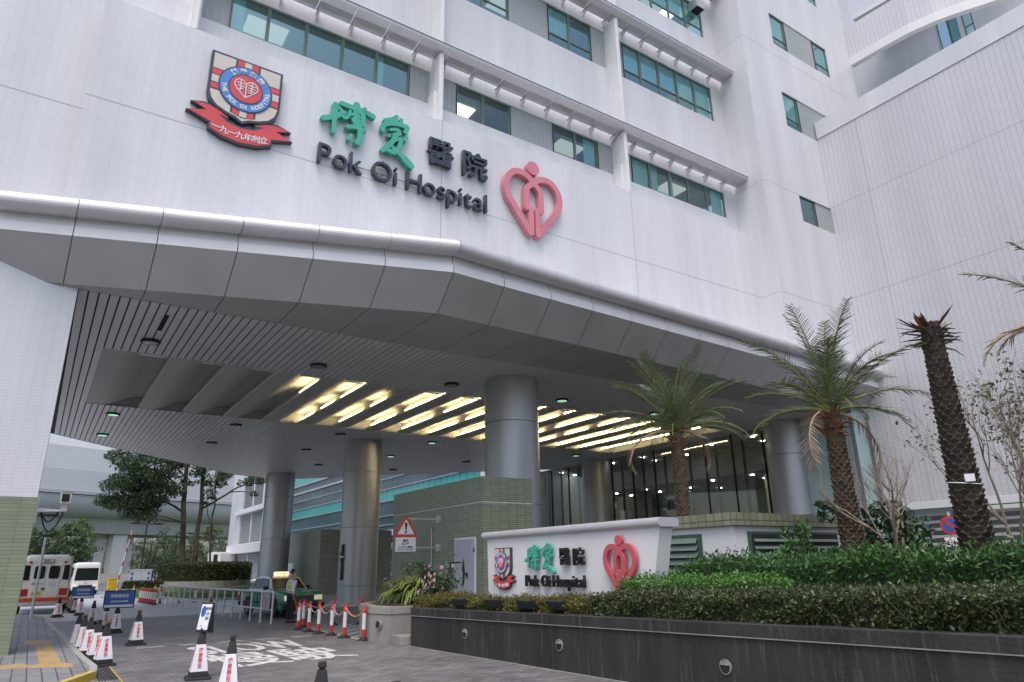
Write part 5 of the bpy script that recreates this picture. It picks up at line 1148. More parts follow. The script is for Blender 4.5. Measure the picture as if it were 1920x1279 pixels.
# ------------------------------------------------------------------ vehicles
def wheel(par, x, y, r=.32, w_=.19, side=-1):
    m = MB(); t_ = np.linspace(0, 2*math.pi, 25)[:-1]
    prof = [(r*.62, -w_/2), (r*.93, -w_/2), (r, -w_*.3), (r, w_*.3), (r*.93, w_/2), (r*.62, w_/2)]
    vs = [(x+d, y+a*math.cos(q), r+a*math.sin(q)) for a, d in prof for q in t_]; n = 24
    m.add(vs, [[i*n+j, i*n+(j+1) % n, (i+1)*n+(j+1) % n, (i+1)*n+j] for i in range(5) for j in range(n)]); o = m.build('wheel', 'rubber', par, smooth=True)
    m = MB(); xo = x+side*w_*.42
    m.ext([(r*.62*math.cos(q), r*.62*math.sin(q)) for q in t_], (xo, y, r), (0,1,0), (0,0,1), (-side*.05, 0, 0)); m.build('rim', 'galvanised', o)
    m = MB()
    for k in range(8):
        q = k*.785; m.ext([(r*.42*math.cos(q)+.03*r*4*math.cos(a), r*.42*math.sin(q)+.03*r*4*math.sin(a)) for a in np.linspace(0, 5.3, 7)], (xo+side*.004, y, r), (0,1,0), (0,0,1), (-side*.006, 0, 0))
    m.build('rim_slot', 'dark_gap', o); return o
def loft(m, secs):
    """secs: list of (y, [(x,z)...]) rings of equal length"""
    n = len(secs[0][1]); vs = [(x, y, z) for y, s in secs for x, z in s]
    m.add(vs, [[i*n+j, i*n+(j+1) % n, (i+1)*n+(j+1) % n, (i+1)*n+j] for i in range(len(secs)-1) for j in range(n)]+[list(range(n))[::-1], list(range((len(secs)-1)*n, len(secs)*n))])
def rrect(w_, z0, z1, r, n=4, tum=0):
    out = []
    for cx, cz, a0 in ((w_-r, z0+r, -90), (w_-r-tum, z1-r, 0), (-(w_-r-tum), z1-r, 90), (-(w_-r), z0+r, 180)):
        for k in range(n+1): a = R(a0+90*k/n); out.append((cx+r*math.cos(a), cz+r*math.sin(a)))
    return out
tx = thing('taxi', 'green taxi with silver roof and lit roof sign, waiting beside the guard', 'taxi', (8.75, 30.5, 0), .12)
# local: front towards -y
m = MB(); loft(m, [(y, rrect(w_, z0, z1, r, 4, tu)) for y, w_, z0, z1, r, tu in ((-2.33, .70, .42, .78, .1, .03), (-2.27, .78, .30, .86, .12, .03), (-2.1, .83, .24, .92, .12, .03), (-1.3, .85, .22, .985, .12, .05), (-.7, .85, .21, 1.0, .12, .05), (.5, .85, .21, 1.0, .12, .05), (1.3, .85, .22, 1.0, .12, .05), (2.05, .83, .28, .98, .12, .05), (2.27, .78, .36, .93, .12, .04), (2.34, .7, .46, .86, .1, .03))]); bdy = m.build('body', 'taxi_green', tx, smooth=True)
m = MB(); loft(m, [(y, [(-w0, .96), (w0, .96), (w1, zt_), (-w1, zt_)]) for y, w0, w1, zt_ in ((-.95, .76, .76, .985), (-.38, .77, .62, 1.46), (-.1, .77, .62, 1.515), (.6, .77, .62, 1.525), (1.0, .77, .62, 1.48), (1.6, .74, .72, .985))]); m.build('cabin', 'silver_paint', tx, bevel=.03)
m = MB(); m.quad((-.70, -.925, 1.02), (.70, -.925, 1.02), (.575, -.435, 1.42), (-.575, -.435, 1.42)); m.build('windscreen', 'car_glass', tx)
m = MB(); m.quad((-.66, 1.575, 1.02), (-.56, 1.055, 1.43), (.56, 1.055, 1.43), (.66, 1.575, 1.02)); m.build('rear_window', 'car_glass', tx)
for s in (-1, 1):
    for a in ([(-.68, 1.03), (-.3, 1.42), (.12, 1.44), (.12, 1.03)], [(.2, 1.03), (.2, 1.44), (.78, 1.43), (.92, 1.03)], [(.98, 1.03), (.86, 1.42), (.98, 1.4), (1.35, 1.03)]):
        m = MB(); f_ = lambda y, z: (s*(.778-.145*(z-.96)/.55+.004), y, z); m.quad(*[f_(y, z) for y, z in (a if s < 0 else a[::-1])]); m.build('window', 'car_glass', tx)
    for y0, y1 in ((-.72, .14), (.2, .95)):
        m = MB(); m.box(s*.853, y0, .3, s*.858, y1, .98); d_ = m.build('door', 'taxi_green', tx); m = MB(); m.box(s*.86, y1-.22, .78, s*.885, y1-.06, .81); m.build('handle', 'chrome', d_)
    m = MB(); m.box(s*.86, -2.2, .5, s*.872, 2.2, .54); m.build('side_trim', 'rubber', tx)
    m = MB(); m.box(s*.8, -.72, 1.0, s*.98, -.60, 1.14); m.build('mirror', 'rubber', tx, bevel=.03)
    m = MB(); m.box(s*.42, -2.345, .62, s*.76, -2.2, .80); m.build('headlight', 'headlamp', tx, bevel=.02)
    m = MB(); m.box(s*.44, 2.2, .62, s*.76, 2.36, .80); m.build('tail_light', 'tail_red', tx, bevel=.02)
    for y in (-1.42, 1.27):
        m = MB(); m.ext([(.40*math.cos(q), .40*math.sin(q)) for q in np.linspace(-.1, math.pi+.1, 16)], (s*.70, y, .32), (0,1,0), (0,0,1), (s*.158, 0, 0)); m.build('wheel_arch', 'dark_gap', tx); wheel(tx, s*.77, y, .32, .19, s)
m = MB(); m.box(-.4, -2.352, .62, .4, -2.25, .79); gr = m.build('grille', 'dark_gap', tx)
m = MB()
for k in range(5): m.box(-.39, -2.358, .635+.032*k, .39, -2.35, .645+.032*k)
m.box(-.41, -2.36, .79, .41, -2.3, .81); m.build('grille_bar', 'chrome', gr)
for y0, y1 in ((-2.43, -2.2), (2.2, 2.43)): m = MB(); m.box(-.84, y0, .34, .84, y1, .54); m.build('bumper', 'rubber', tx, bevel=.05)
m = MB(); m.box(-.24, -2.45, .38, .24, -2.43, .50); p_ = m.build('number_plate', 'flag_white', tx); 
text('plate_number', 'TA 9527', 'black', .09, (0, -2.453, .44), X_, Z_, .002, .002, p_, 1)
m = MB(); m.box(-.3, -.05, 1.53, .3, .12, 1.68); rs = m.build('roof_sign', 'taxi_lamp', tx, bevel=.03); text('roof_lettering', 'TAXI 的士', 'text_red', .1, (0, -.056, 1.605), X_, Z_, .002, .002, rs, 1)
def coach(name, label, loc, rz, front):
    t = thing(name, label, 'minibus', loc, rz); L2, Wd = 3.45, 1.02
    m = MB(); loft(m, [(y, rrect(w_, z0, z1, r, 5, tu)) for y, w_, z0, z1, r, tu in ((-L2, .93, .52, 2.42, .22, .04), (-L2+.1, 1.0, .42, 2.56, .26, .05), (-L2+.4, Wd, .36, 2.62, .26, .05), (L2-.4, Wd, .36, 2.62, .26, .05), (L2-.1, 1.0, .42, 2.5, .3, .06), (L2, .94, .5, 2.3, .3, .07))]); m.build('body', 'bus_white', t, smooth=True)
    for s in (-1, 1):
        for k in range(5):
            y = -2.75+1.16*k; m = MB(); m.ext([(0, 0), (1.02, 0), (1.02, .8), (0, .8)], (s*(Wd-.002), y, 1.42), (0,1,0), Vector((-s*.035, 0, 1)), (s*.012, 0, 0)); m.build('window', 'car_glass', t)
        for y in (-1.9, 2.1): 
            m = MB(); m.ext([(.46*math.cos(q), .46*math.sin(q)) for q in np.linspace(-.1, math.pi+.1, 16)], (s*.85, y, .38), (0,1,0), (0,0,1), (s*.178, 0, 0)); m.build('wheel_arch', 'dark_gap', t); wheel(t, s*.9, y, .38, .22, s)
    return t
cb = coach('coach', 'white minibus seen from behind with red rear bumper, parked by the pavement', (.62, 43.2, 0), .0, False)
yb_ = -3.45
for x0, x1 in ((-.55, -.02), (.02, .55)):
    m = MB(); m.box(x0, yb_-.02, .72, x1, yb_+.05, 2.2); d_ = m.build('rear_door', 'bus_white', cb, bevel=.02)
    m = MB(); a = .06; m.ext([(x0+.07+a, 1.55), (x1-.05-a, 1.55), (x1-.05, 1.55+a), (x1-.05, 2.12-a), (x1-.05-a, 2.12), (x0+.07+a, 2.12), (x0+.07, 2.12-a), (x0+.07, 1.55+a)], (0, yb_-.03, 0), X_, Z_, (0, .01, 0)); m.build('window', 'car_glass', d_)
for s in (-1, 1):
    m = MB(); m.ext([(s*.64, 1.5), (s*.90, 1.5), (s*.88, 2.15), (s*.66, 2.15)], (0, yb_-.012, 0), X_, Z_, (0, .06, 0)); m.build('rear_quarter_window', 'car_glass', cb)
    m = MB(); m.box(s*.6, yb_-.03, .82, s*.92, yb_+.05, 1.12); m.build('tail_light', 'tail_red', cb, bevel=.02)
    m = MB(); m.box(s*.62, yb_-.02, 2.24, s*.74, yb_+.1, 2.33); m.build('marker_lamp', 'tail_red', cb)
m = MB(); m.box(-1.02, yb_-.16, .58, 1.02, yb_-.02, .74); m.tube([(-1.05, yb_-.1, .66), (-1.05, yb_+.3, .66)], .09, 8); m.build('bumper', 'bumper_red', cb, bevel=.04)
m = MB(); m.box(-.3, yb_-.06, 2.24, .22, yb_+.15, 2.42); sg = m.build('sign_box', 'rubber', cb, bevel=.02)
m = MB(); m.box(-.27, yb_-.066, 2.265, .19, yb_-.055, 2.395); m.build('sign_face', 'flag_white', sg); text('sign_lettering', '服務中', 'black', .1, (-.04, yb_-.068, 2.33), X_, Z_, .002, .002, sg, 1)
m = MB(); m.box(-.46, yb_-.035, .82, -.1, yb_-.02, 1.02); p_ = m.build('number_plate', 'plate_yellow', cb); text('plate_number', 'LD 87', 'black', .13, (-.28, yb_-.037, .92), X_, Z_, .002, .002, p_, 1)
text('door_lettering', '復康巴士', 'navy', .11, (-.3, yb_-.024, 1.34), X_, Z_, .002, 0, cb, 1)
m = MB()
for k in range(4): m.box(.12, yb_-.024, 1.36-.05*k, .46-.04*(k % 2), yb_-.02, 1.375-.05*k)
m.build('door_print', 'joint_grey', cb)
m = MB(); m.box(-.12, yb_-.05, 1.08, .02, yb_-.02, 1.15); m.build('handle', 'rubber', cb)
mbx = coach('minibus', 'white minibus facing the viewer with a red emblem below its windscreen', (4.0, 74.5, 0), .0, True)
m = MB(); m.ext([(-.86, 1.15), (.86, 1.15), (.80, 2.15), (-.80, 2.15)], (0, yb_-.012, 0), X_, Z_, (0, .05, 0)); m.build('windscreen', 'car_glass', mbx)
m = MB(); m.box(-.98, yb_-.1, .36, .98, yb_, .62); m.build('bumper', 'bus_white', mbx, bevel=.04)
m = MB(); m.box(-.5, yb_-.11, .64, .5, yb_, .78); m.build('grille', 'dark_gap', mbx)
for s in (-1, 1):
    m = MB(); m.box(s*.58, yb_-.06, .66, s*.9, yb_+.05, .84); m.build('headlight', 'headlamp', mbx, bevel=.02)
    m = MB(); m.tube([(s*.95, yb_+.1, 2.1), (s*1.15, yb_-.1, 2.05), (s*1.15, yb_-.1, 1.7)], .03, 6); m.build('mirror', 'rubber', mbx)
m = MB(); m.ext([(.12*a, .12*b+.98) for a, b in circ(1, 20)], (0, yb_-.012, 0), X_, Z_, (0, .02, 0)); m.build('emblem', 'text_red', mbx)
m = MB(); m.ext([(.085*a, .085*b+.98) for a, b in circ(1, 20)], (0, yb_-.018, 0), X_, Z_, (0, .02, 0)); m.ext([(-.03, .93), (.03, .93), (.03, 1.03), (-.03, 1.03)], (0, yb_-.02, 0), X_, Z_, (0, .01, 0)); m.build('emblem_face', 'bus_white', mbx)
for i, (x, y, lb) in enumerate(((13.6, 80, 'dark parked car half hidden behind the island'), (18.5, 66.5, 'grey parked car behind the island by the shuttered building'))):
    t = thing('parked_car', lb, 'car', (x, y, 0), .4+i)
    m = MB(); loft(m, [(yy, rrect(w_, .25, z1, .12, 4, .04)) for yy, w_, z1 in ((-2.1, .7, .75), (-1.9, .82, .85), (-.8, .86, .95), (1, .86, .98), (1.9, .84, .95), (2.1, .74, .85))]); m.build('body', ('rubber', 'galvanised')[i], t, smooth=True)
    m = MB(); loft(m, [(yy, [(-w0, .9), (w0, .9), (w1, zt_), (-w1, zt_)]) for yy, w0, w1, zt_ in ((-1.1, .76, .76, .95), (-.4, .77, .6, 1.4), (.7, .77, .6, 1.42), (1.5, .76, .74, .95))]); m.build('cabin', 'car_glass', t, bevel=.05)
    for s in (-1, 1):
        for yy in (-1.3, 1.25): wheel(t, s*.78, yy, .31, .18, s)
# ------------------------------------------------------------------ the guard
def skinned(name, verts, edges, radii, mat, parent, sub=2, root=0):
    me = bpy.data.meshes.new(name); me.from_pydata(verts, edges, []); o = bpy.data.objects.new(name, me); COL.objects.link(o)
    md = o.modifiers.new('skin', 'SKIN'); md.use_smooth_shade = True
    for i, r_ in enumerate(radii):
        v = me.skin_vertices[0].data[i]; v.radius = r_ if isinstance(r_, tuple) else (r_, r_); v.use_root = (i == root)
    sbm = o.modifiers.new('sub', 'SUBSURF'); sbm.levels = sub; sbm.render_levels = sub
    dg = bpy.context.evaluated_depsgraph_get(); nm = bpy.data.meshes.new_from_object(o.evaluated_get(dg)); bpy.data.objects.remove(o)
    nm.name = name; nm.materials.clear(); nm.materials.append(MATS[mat]); nm.polygons.foreach_set('material_index', [0]*len(nm.polygons)); nm.polygons.foreach_set('use_smooth', [True]*len(nm.polygons))
    ob = bpy.data.objects.new(name, nm); COL.objects.link(ob); ob.parent = parent; return ob
gd = thing('person', 'standing guard in white shirt, yellow green vest and face mask, beside the taxi', 'person', (7.78, 25.75, 0), R(15))
# local: facing +x, left = +y
V_ = [(0,0,.93),(0,0,1.08),(.01,0,1.25),(.0,0,1.40),(.01,0,1.47),(.03,0,1.55),(.035,0,1.64),(.03,0,1.70), # 0-7 spine, neck, head
  (0,.10,.86),(.02,.115,.48),(-.01,.12,.08),(.13,.13,.03), (0,-.10,.86),(.0,-.12,.48),(-.02,-.12,.08),(.12,-.14,.03), # legs 8-15
  (0,.185,1.38),(-.03,.235,1.13),(.06,.23,.90),(.10,.225,.82), (0,-.185,1.38),(-.09,-.24,1.13),(-.06,-.255,.90),(-.045,-.255,.82)] # arms 16-23
E_ = [(0,1),(1,2),(2,3),(3,4),(4,5),(5,6),(6,7),(0,8),(8,9),(9,10),(10,11),(0,12),(12,13),(13,14),(14,15),(3,16),(16,17),(17,18),(18,19),(3,20),(20,21),(21,22),(22,23)]
Rr = [(.13,.16),(.115,.145),(.125,.165),(.09,.13),.055,.06,(.095,.078),(.075,.065),.088,.06,.043,.035,.088,.06,.043,.035,.062,.045,.034,.026,.062,.045,.034,.026]
skinned('body', V_, E_, Rr, 'skin', gd)
skinned('trousers', [(0,0,1.04),(0,0,.92),(0,.10,.82),(.02,.115,.48),(-.01,.12,.07),(0,-.10,.82),(0,-.12,.48),(-.02,-.12,.07)], [(0,1),(1,2),(2,3),(3,4),(1,5),(5,6),(6,7)], [(.138,.172),(.145,.178),.108,.082,.07,.10,.078,.068], 'trousers', gd)
skinned('shirt', [(0,0,.94),(0,0,1.1),(.01,0,1.25),(0,0,1.39),(.005,0,1.455),(0,.19,1.375),(-.03,.237,1.13),(.04,.233,.95),(0,-.19,1.375),(-.09,-.242,1.13),(-.065,-.255,.96)], [(0,1),(1,2),(2,3),(3,4),(3,5),(5,6),(6,7),(3,8),(8,9),(9,10)], [(.142,.176),(.135,.168),(.142,.18),(.105,.14),.066,.075,.056,.045,.075,.056,.045], 'shirt', gd)
skinned('vest', [(0,0,.97),(0,0,1.1),(.01,0,1.25),(0,0,1.36),(0,.1,1.43),(0,-.1,1.43)], [(0,1),(1,2),(2,3),(3,4),(3,5)], [(.155,.188),(.148,.18),(.153,.19),(.12,.15),.06,.06], 'vest', gd)
for s in (-1, 1):
    skinned('shoe', [(-.05, s*.125, .045), (.05, s*.13, .045), (.17, s*.135, .03)], [(0,1),(1,2)], [.05,.05,.035], 'rubber', gd, 1)
    x, y, z = V_[19] if s > 0 else V_[23]
    for k in range(4):
        skinned('finger', [(x+.02-.012*k, y, z+.015), (x+.05-.018*k, y-s*.01, z-.04), (x+.05-.018*k, y-s*.035, z-.075-.008*(k in (1, 2)))], [(0,1),(1,2)], [.011,.010,.008], 'skin', gd, 1)
    skinned('thumb', [(x+.02, y, z+.035), (x+.06, y-s*.03, z-.0), (x+.065, y-s*.04, z-.03)], [(0,1),(1,2)], [.012,.011,.009], 'skin', gd, 1)
skinned('hair', [(-.035,0,1.62),(-.03,0,1.69),(.01,0,1.745),(.075,0,1.735)], [(0,1),(1,2),(2,3)], [(.06,.078),(.08,.086),(.075,.082),(.04,.06)], 'hair', gd)
skinned('face_mask', [(.075,0,1.615),(.105,0,1.60),(.085,0,1.57)], [(0,1),(1,2)], [(.045,.06),(.035,.05),(.03,.045)], 'cone_white', gd, 1)
skinned('nose', [(.115,0,1.655),(.135,0,1.635)], [(0,1)], [.012,.014], 'skin', gd, 1)
for s in (-1, 1):
    skinned('ear', [(.02, s*.083, 1.665), (.02, s*.088, 1.63)], [(0,1)], [.018,.013], 'skin', gd, 1)
    m = MB(); m.lathe([(.004, -.008), (.011, 0), (.004, .008)], (.114, s*.035, 1.672), 8); m.build('eye', 'hair', gd)
m = MB()
for z in (1.06, 1.24): m.lathe([(.193, 0), (.193, .04)], (0, 0, z), 24)
me_ = m.build('reflective_band', 'galvanised', gd); me_.scale = (.80, 1.0, 1)
bt = MB(); bt.tube([(0, 0, .05), (.04, -.01, -.10)], .016, 10); bt.tube([(.04, -.01, -.10), (.16, -.03, -.48)], [.024, .026], 10)
o = bt.build('signal_baton', 'baton', smooth=True); tag(o, 'orange signal baton held low in the guard\'s hand', 'baton')
o.location = (Matrix.Translation((7.78, 25.75, 0)) @ Matrix.Rotation(R(15), 4, 'Z')) @ Vector((-.03, -.27, .79)); o.rotation_euler.z = R(15)
# ------------------------------------------------------------------ pole and camera at the pier
pp_ = MB(); pp_.tube([(.28, 34.8, .1), (.28, 34.8, 3.2)], .05, 10)
o = pp_.build('signpost', 'galvanised', smooth=True); tag(o, 'plain grey metal pole standing on the pavement behind the coach', 'pole')
cc = thing('security_camera', 'white boxy security camera on a bracket arm with looping cable, on the pier', 'security camera', (-.13, 20.4, 3.28))
m = MB(); m.box(-.02, -.1, -.35, .03, .1, .35); m.build('wall_plate', 'white_paint', cc)
m = MB(); m.add([(.03,-.06,.02),(.62,-.05,-.02),(.62,.05,-.02),(.03,.06,.02),(.03,-.06,-.08),(.62,-.05,-.05),(.62,.05,-.05),(.03,.06,-.08)], [[0,1,2,3],[7,6,5,4],[0,4,5,1],[1,5,6,2],[2,6,7,3],[3,7,4,0]]); m.box(.48, -.06, -.03, .62, .06, .12); m.build('arm', 'white_paint', cc, bevel=.01)
m = MB(); m.frustum((.55, -.05), .11, .12, .12, .40, .24, .28); m.build('housing', 'white_paint', cc, bevel=.02)
m = MB(); m.box(.44, -.36, .38, .68, .26, .42); m.build('sun_hood', 'kerb_stone', cc, bevel=.01)
m = MB(); m.box(.47, -.335, .16, .63, -.31, .34); m.build('lens_window', 'car_glass', cc)
m = MB()
for d in (.0, .1): m.tube([(.55-d, 0, .0)]+[(.55-d-(.45-d)*k/10, .05, -.02-(.52-2.4*d)*math.sin(math.pi*(k+.6)/11.)) for k in range(11)], .018, 6)
m.build('cable', 'rubber', cc, smooth=True)
el = thing('wall_lamp', 'flat grey street lamp head poking out from behind the pier', 'lamp', (.1, 42.0, 4.5))
m = MB(); m.box(-1.0, -.03, .02, .1, .03, .07); m.box(-.05, -.12, 0, .62, .12, .09); m.build('head', 'rubber', el, bevel=.03)
# ------------------------------------------------------------------ roundabout island
IC = Vector((12.1, 60.0, 0))
def ell(rx_, ry_, n=40): return [(IC.x+rx_*math.cos(2*math.pi*k/n), IC.y+ry_*math.sin(2*math.pi*k/n)) for k in range(n)]
ik = MB(); ik.prism(ell(7.6, 12.6), -.05, .14); tag(ik.build('island_kerb', 'kerb_stone'), kind='structure')
ib = MB()
v = []; n = 40
for s_, z in ((.97, .15), (.9, .32), (.75, .5), (.5, .6)): v += [(IC.x+7.6*s_*math.cos(2*math.pi*k/n), IC.y+12.6*s_*math.sin(2*math.pi*k/n), z) for k in range(n)]
ib.add(v, [[i*n+k, i*n+(k+1) % n, (i+1)*n+(k+1) % n, (i+1)*n+k] for i in range(3) for k in range(n)]+[list(range(3*n, 4*n))]); tag(ib.build('island_bed', 'grass_ground'), kind='structure')
P = []
while len(P) < 9000:
    a, r_ = random.uniform(0, 6.28), math.sqrt(random.random()); x, y = 7.3*r_*math.cos(a), 12.2*r_*math.sin(a)
    if r_ < .45 or math.sin(x*1.3+1)*math.cos(y*.8) < -.25: continue
    P.append((IC.x+x, IC.y+y, .2+.45*(1-r_)+random.random()*.32*(.6+.4*math.sin(x*2+y))))
tag(leaf_cloud('ground_cover', np.array(P), .16, 'bright_leaf'), kind='stuff')
rw = MB(); rw.prism([(IC.x-.3+3.45*math.cos(2*math.pi*k/40), IC.y+4.6*math.sin(2*math.pi*k/40)+2.6) for k in range(40)], .3, 1.02)
tag(rw.build('round_planter', 'concrete'), 'round grey concrete planter wall under the clipped hedge on the island', 'planter')
hedge('round_hedge', 'big dark clipped oval hedge in the round planter on the island', [(IC.x-.3+3.35*math.cos(2*math.pi*k/28), IC.y+4.5*math.sin(2*math.pi*k/28)+2.6) for k in range(28)], 1.0, lambda x, y: 2.28, 26000, .13, 'hedge_leaf', wob=.07)
hedge('island_hedge', 'low dark hedge strip at the left rear of the island by the yellow barrier', [(6.0, 62.8), (9.3, 60.5), (9.8, 61.4), (6.6, 64.0)], .2, lambda x, y: 1.0, 5000, .14, 'hedge_leaf')
lw = MB(); lw.prism([(5.9, 62.5), (9.2, 60.2), (9.25, 60.35), (6.0, 62.65)], -.03, .55); tag(lw.build('low_wall', 'concrete'), 'low concrete edging wall in front of the rear hedge strip by the barrier', 'wall')
def tree(name, label, loc, h, tr, crown, n, size, leaf, seed, group=None, trunks=1, clumps=30, bark='bark', sub=None):
    """crown = (rx, ry, z0, z1): leaf clumps sit on real limbs"""
    random.seed(seed); t = thing(name, label, 'tree', loc, 0, group); m = MB(); rx_, ry_, z0, z1 = crown
    tops = []
    for k in range(trunks):
        bx = (k-(trunks-1)/2)*1.15; pts = [Vector((bx, 0, 0))]; 
        for j in range(6): pts.append(pts[-1]+Vector((random.gauss(.02, .07), random.gauss(0, .07), h*.86/6)))
        m.tube(pts, [tr*(1-.12*j) for j in range(7)], 9); tops.append(pts)
    C = []
    for k in range(clumps):
        a = random.uniform(0, 6.28); zz = random.uniform(z0, z1); f = (zz-z0)/(z1-z0); e = math.sin(math.pi*min(1, .22+f*.78))**.6; q = random.uniform(.35, 1)**.6
        c = Vector((rx_*e*q*math.cos(a)+(sub[0] if sub else 0), ry_*e*q*math.sin(a), zz)); C.append(c)
        tp = random.choice(tops); j = max(1, min(6, int((zz-h*.1)/(h*.86)*6*random.uniform(.75, .95)))); s_ = tp[j]; md = s_.lerp(c, .55)+Vector((0, 0, random.uniform(-.2, .35)))
        m.tube([s_, md, c], [tr*.28, tr*.17, tr*.05], 5)
    m.build('trunk', bark, t)
    C = np.array([tuple(c) for c in C]); rad = (rx_+ry_)/2*.30; i = rng.integers(0, len(C), n); d = rng.normal(size=(n, 3)); d /= np.linalg.norm(d, axis=1)[:,None]
    P = C[i]+d*(rad*(rng.random(n)**.45)*(.6+.5*rng.random(len(C))[i]))[:,None]*np.array([1.15, 1.15, .55])
    leaf_cloud('crown', P, size, leaf, t, .5, flat=.35); return t
def island_tree(name, label, loc, limbs, clumps, n, size, seed):
    """limbs: ([(x,z)...], radius) in the plane of the tree; clumps: (x,z,r); both given in world x,z"""
    random.seed(seed); t = thing(name, label, 'tree', loc); ox, oy, oz = loc; m = MB(); nodes = []
    for pts, r_ in limbs:
        P3 = [Vector((x-ox, random.gauss(0, .12)*(i > 0), z-oz)) for i, (x, z) in enumerate(smooth_line(pts, 3))]
        if r_ > .1: P3[0].z = -.1
        m.tube(P3, [r_*(1-.5*k/len(P3)) for k in range(len(P3))], 9); nodes += P3
    C = []
    for x, z, r_ in clumps:
        for k in range(2 if r_ > .65 else 1):
            c = Vector((x-ox+random.gauss(0, .25), random.uniform(-2.6, 2.6)*min(1, r_), z-oz+random.gauss(0, .2))); C.append((c, r_))
            q = min(nodes, key=lambda p: (p-c).length+max(0, p.z-c.z)*1.5); m.tube([q, q.lerp(c, .5)+Vector((0, 0, random.uniform(-.1, .25))), c], [.06, .04, .012], 5)
    m.build('trunk', 'bark', t)
    W_ = np.array([r_**2 for _, r_ in C]); cc_ = np.array([tuple(c) for c, _ in C]); rr_ = np.array([r_ for _, r_ in C])
    i = rng.choice(len(C), n, p=W_/W_.sum()); d = rng.normal(size=(n, 3)); d /= np.linalg.norm(d, axis=1)[:,None]
    P = cc_[i]+d*(rr_[i]*1.08*rng.random(n)**.45)[:,None]*np.array([1.2, 1.2, .62]); P[:,2] -= .12*np.abs(d[:,0])
    leaf_cloud('crown', P, size, 'tree_leaf', t, .45, flat=.3); return t
island_tree('island_tree', 'tall dark two stemmed tree with its leafy crown hanging to the left', (10.3, 62.5, 1.0), [([(9.95, 1.0), (9.95, 2.29), (9.74, 4.67), (9.51, 7.2), (9.42, 9.35), (9.33, 12)], .27), ([(10.8, 1), (10.86, 2.27), (10.82, 4.68), (10.9, 6.81), (10.74, 8.98), (10.82, 12)], .23), ([(10.9, 6.6), (12.56, 7.74), (13.77, 8.59), (15.38, 8.98)], .09), ([(9.6, 6.3), (8.55, 6.95), (7.33, 7.33), (6.14, 7.71)], .10), ([(9.5, 7.6), (8.3, 8.9), (6.9, 9.6)], .08), ([(10.8, 8.4), (11.7, 9.3), (12.6, 10.2)], .06), ([(9.45, 9), (8.2, 10.2), (6.6, 10.9)], .06)],
  [(4.1, 7.4, 0.8), (4.4, 8.5, 1), (4.9, 9.7, 1), (5.0, 7.3, 1), (5.5, 8.5, 1.1), (5.8, 10.4, 1), (6.3, 9.0, 1.1), (6.0, 7.1, 1), (6.9, 7.3, 1), (7.3, 10.3, 1), (7.6, 8.6, 1), (5.8, 5.9, 0.7), (6.5, 6.1, 0.8), (7.3, 6.4, 0.7), (8.2, 9.5, 0.9), (8.2, 7.8, 0.8), (4.4, 10.6, 0.8), (6.6, 11.1, 0.8), (4.6, 6.6, 0.6), (9.5, 8.9, 0.6), (8.7, 10.2, 0.8), (11.3, 9.2, 0.6), (12.2, 8.8, 0.6), (12.6, 9.6, 0.7), (11.1, 7.9, 0.5), (11.7, 7.5, 0.45), (13.9, 9.1, 0.55), (14.8, 9.3, 0.6), (15.4, 8.8, 0.55), (14.7, 8.2, 0.4), (10.2, 9.8, 0.7)], 14500, .27, 14)
island_tree('island_tree', 'thin pale leafless young stem, right of the two stemmed tree', (12, 62.2, 1.0), [([(12, 1), (11.98, 2.38), (11.8, 4.69), (11.81, 6.84), (11.74, 9.03)], .10), ([(11.8, 5.2), (11.4, 6.2), (11.2, 7.0)], .05)], [(11.74, 9.2, .4), (11.2, 7.1, .25)], 160, .22, 15)
# direction board on the island
db = thing('map_board', 'pale grey information board with blue symbols on two posts, behind the island', 'sign board', (8.8, 77.5, 0), -.05); db.scale = (.75, .75, .95)
m = MB(); m.box(-1.25, -.08, .55, 1.25, .08, 1.95); m.box(-1.35, -.12, 1.95, 1.35, .12, 2.08); m.box(-1.25, -.06, 0, -1.1, .06, .55); m.box(1.1, -.06, 0, 1.25, .06, .55); m.build('board', 'galvanised', db, bevel=.02)
m = MB()
for x in (-.95, .95):
    for z in (1.55, 1.1): m.box(x-.14, -.09, z, x+.14, -.079, z+.26)
m.build('symbol', 'board_blue', db)
m = MB()
for k in range(4): m.box(-.65, -.088, 1.68-.17*k, .5-.2*(k % 2), -.08, 1.72-.17*k)
m.build('print', 'joint_grey', db)
# barrier gate
bg_ = thing('barrier_gate', 'yellow barrier cabinet with a raised red and white striped arm', 'barrier', (5.35, 63.9, 0))
m = MB(); m.box(-.28, -.25, 0, .28, .25, 1.25); m.box(-.31, -.28, 1.25, .31, .28, 1.33); m.build('cabinet', 'barrier_yellow', bg_, bevel=.03)
m = MB(); a_, b_2 = Vector((.35, -.2, .9)), Vector((.85, -.2, 4.9))
for k in range(12): m.cur = 1 if k % 3 == 1 else 0; m.tube([a_.lerp(b_2, k/12), a_.lerp(b_2, (k+1)/12)], .06, 6)
m.build('arm', ['flag_white', 'flag_red'], bg_)
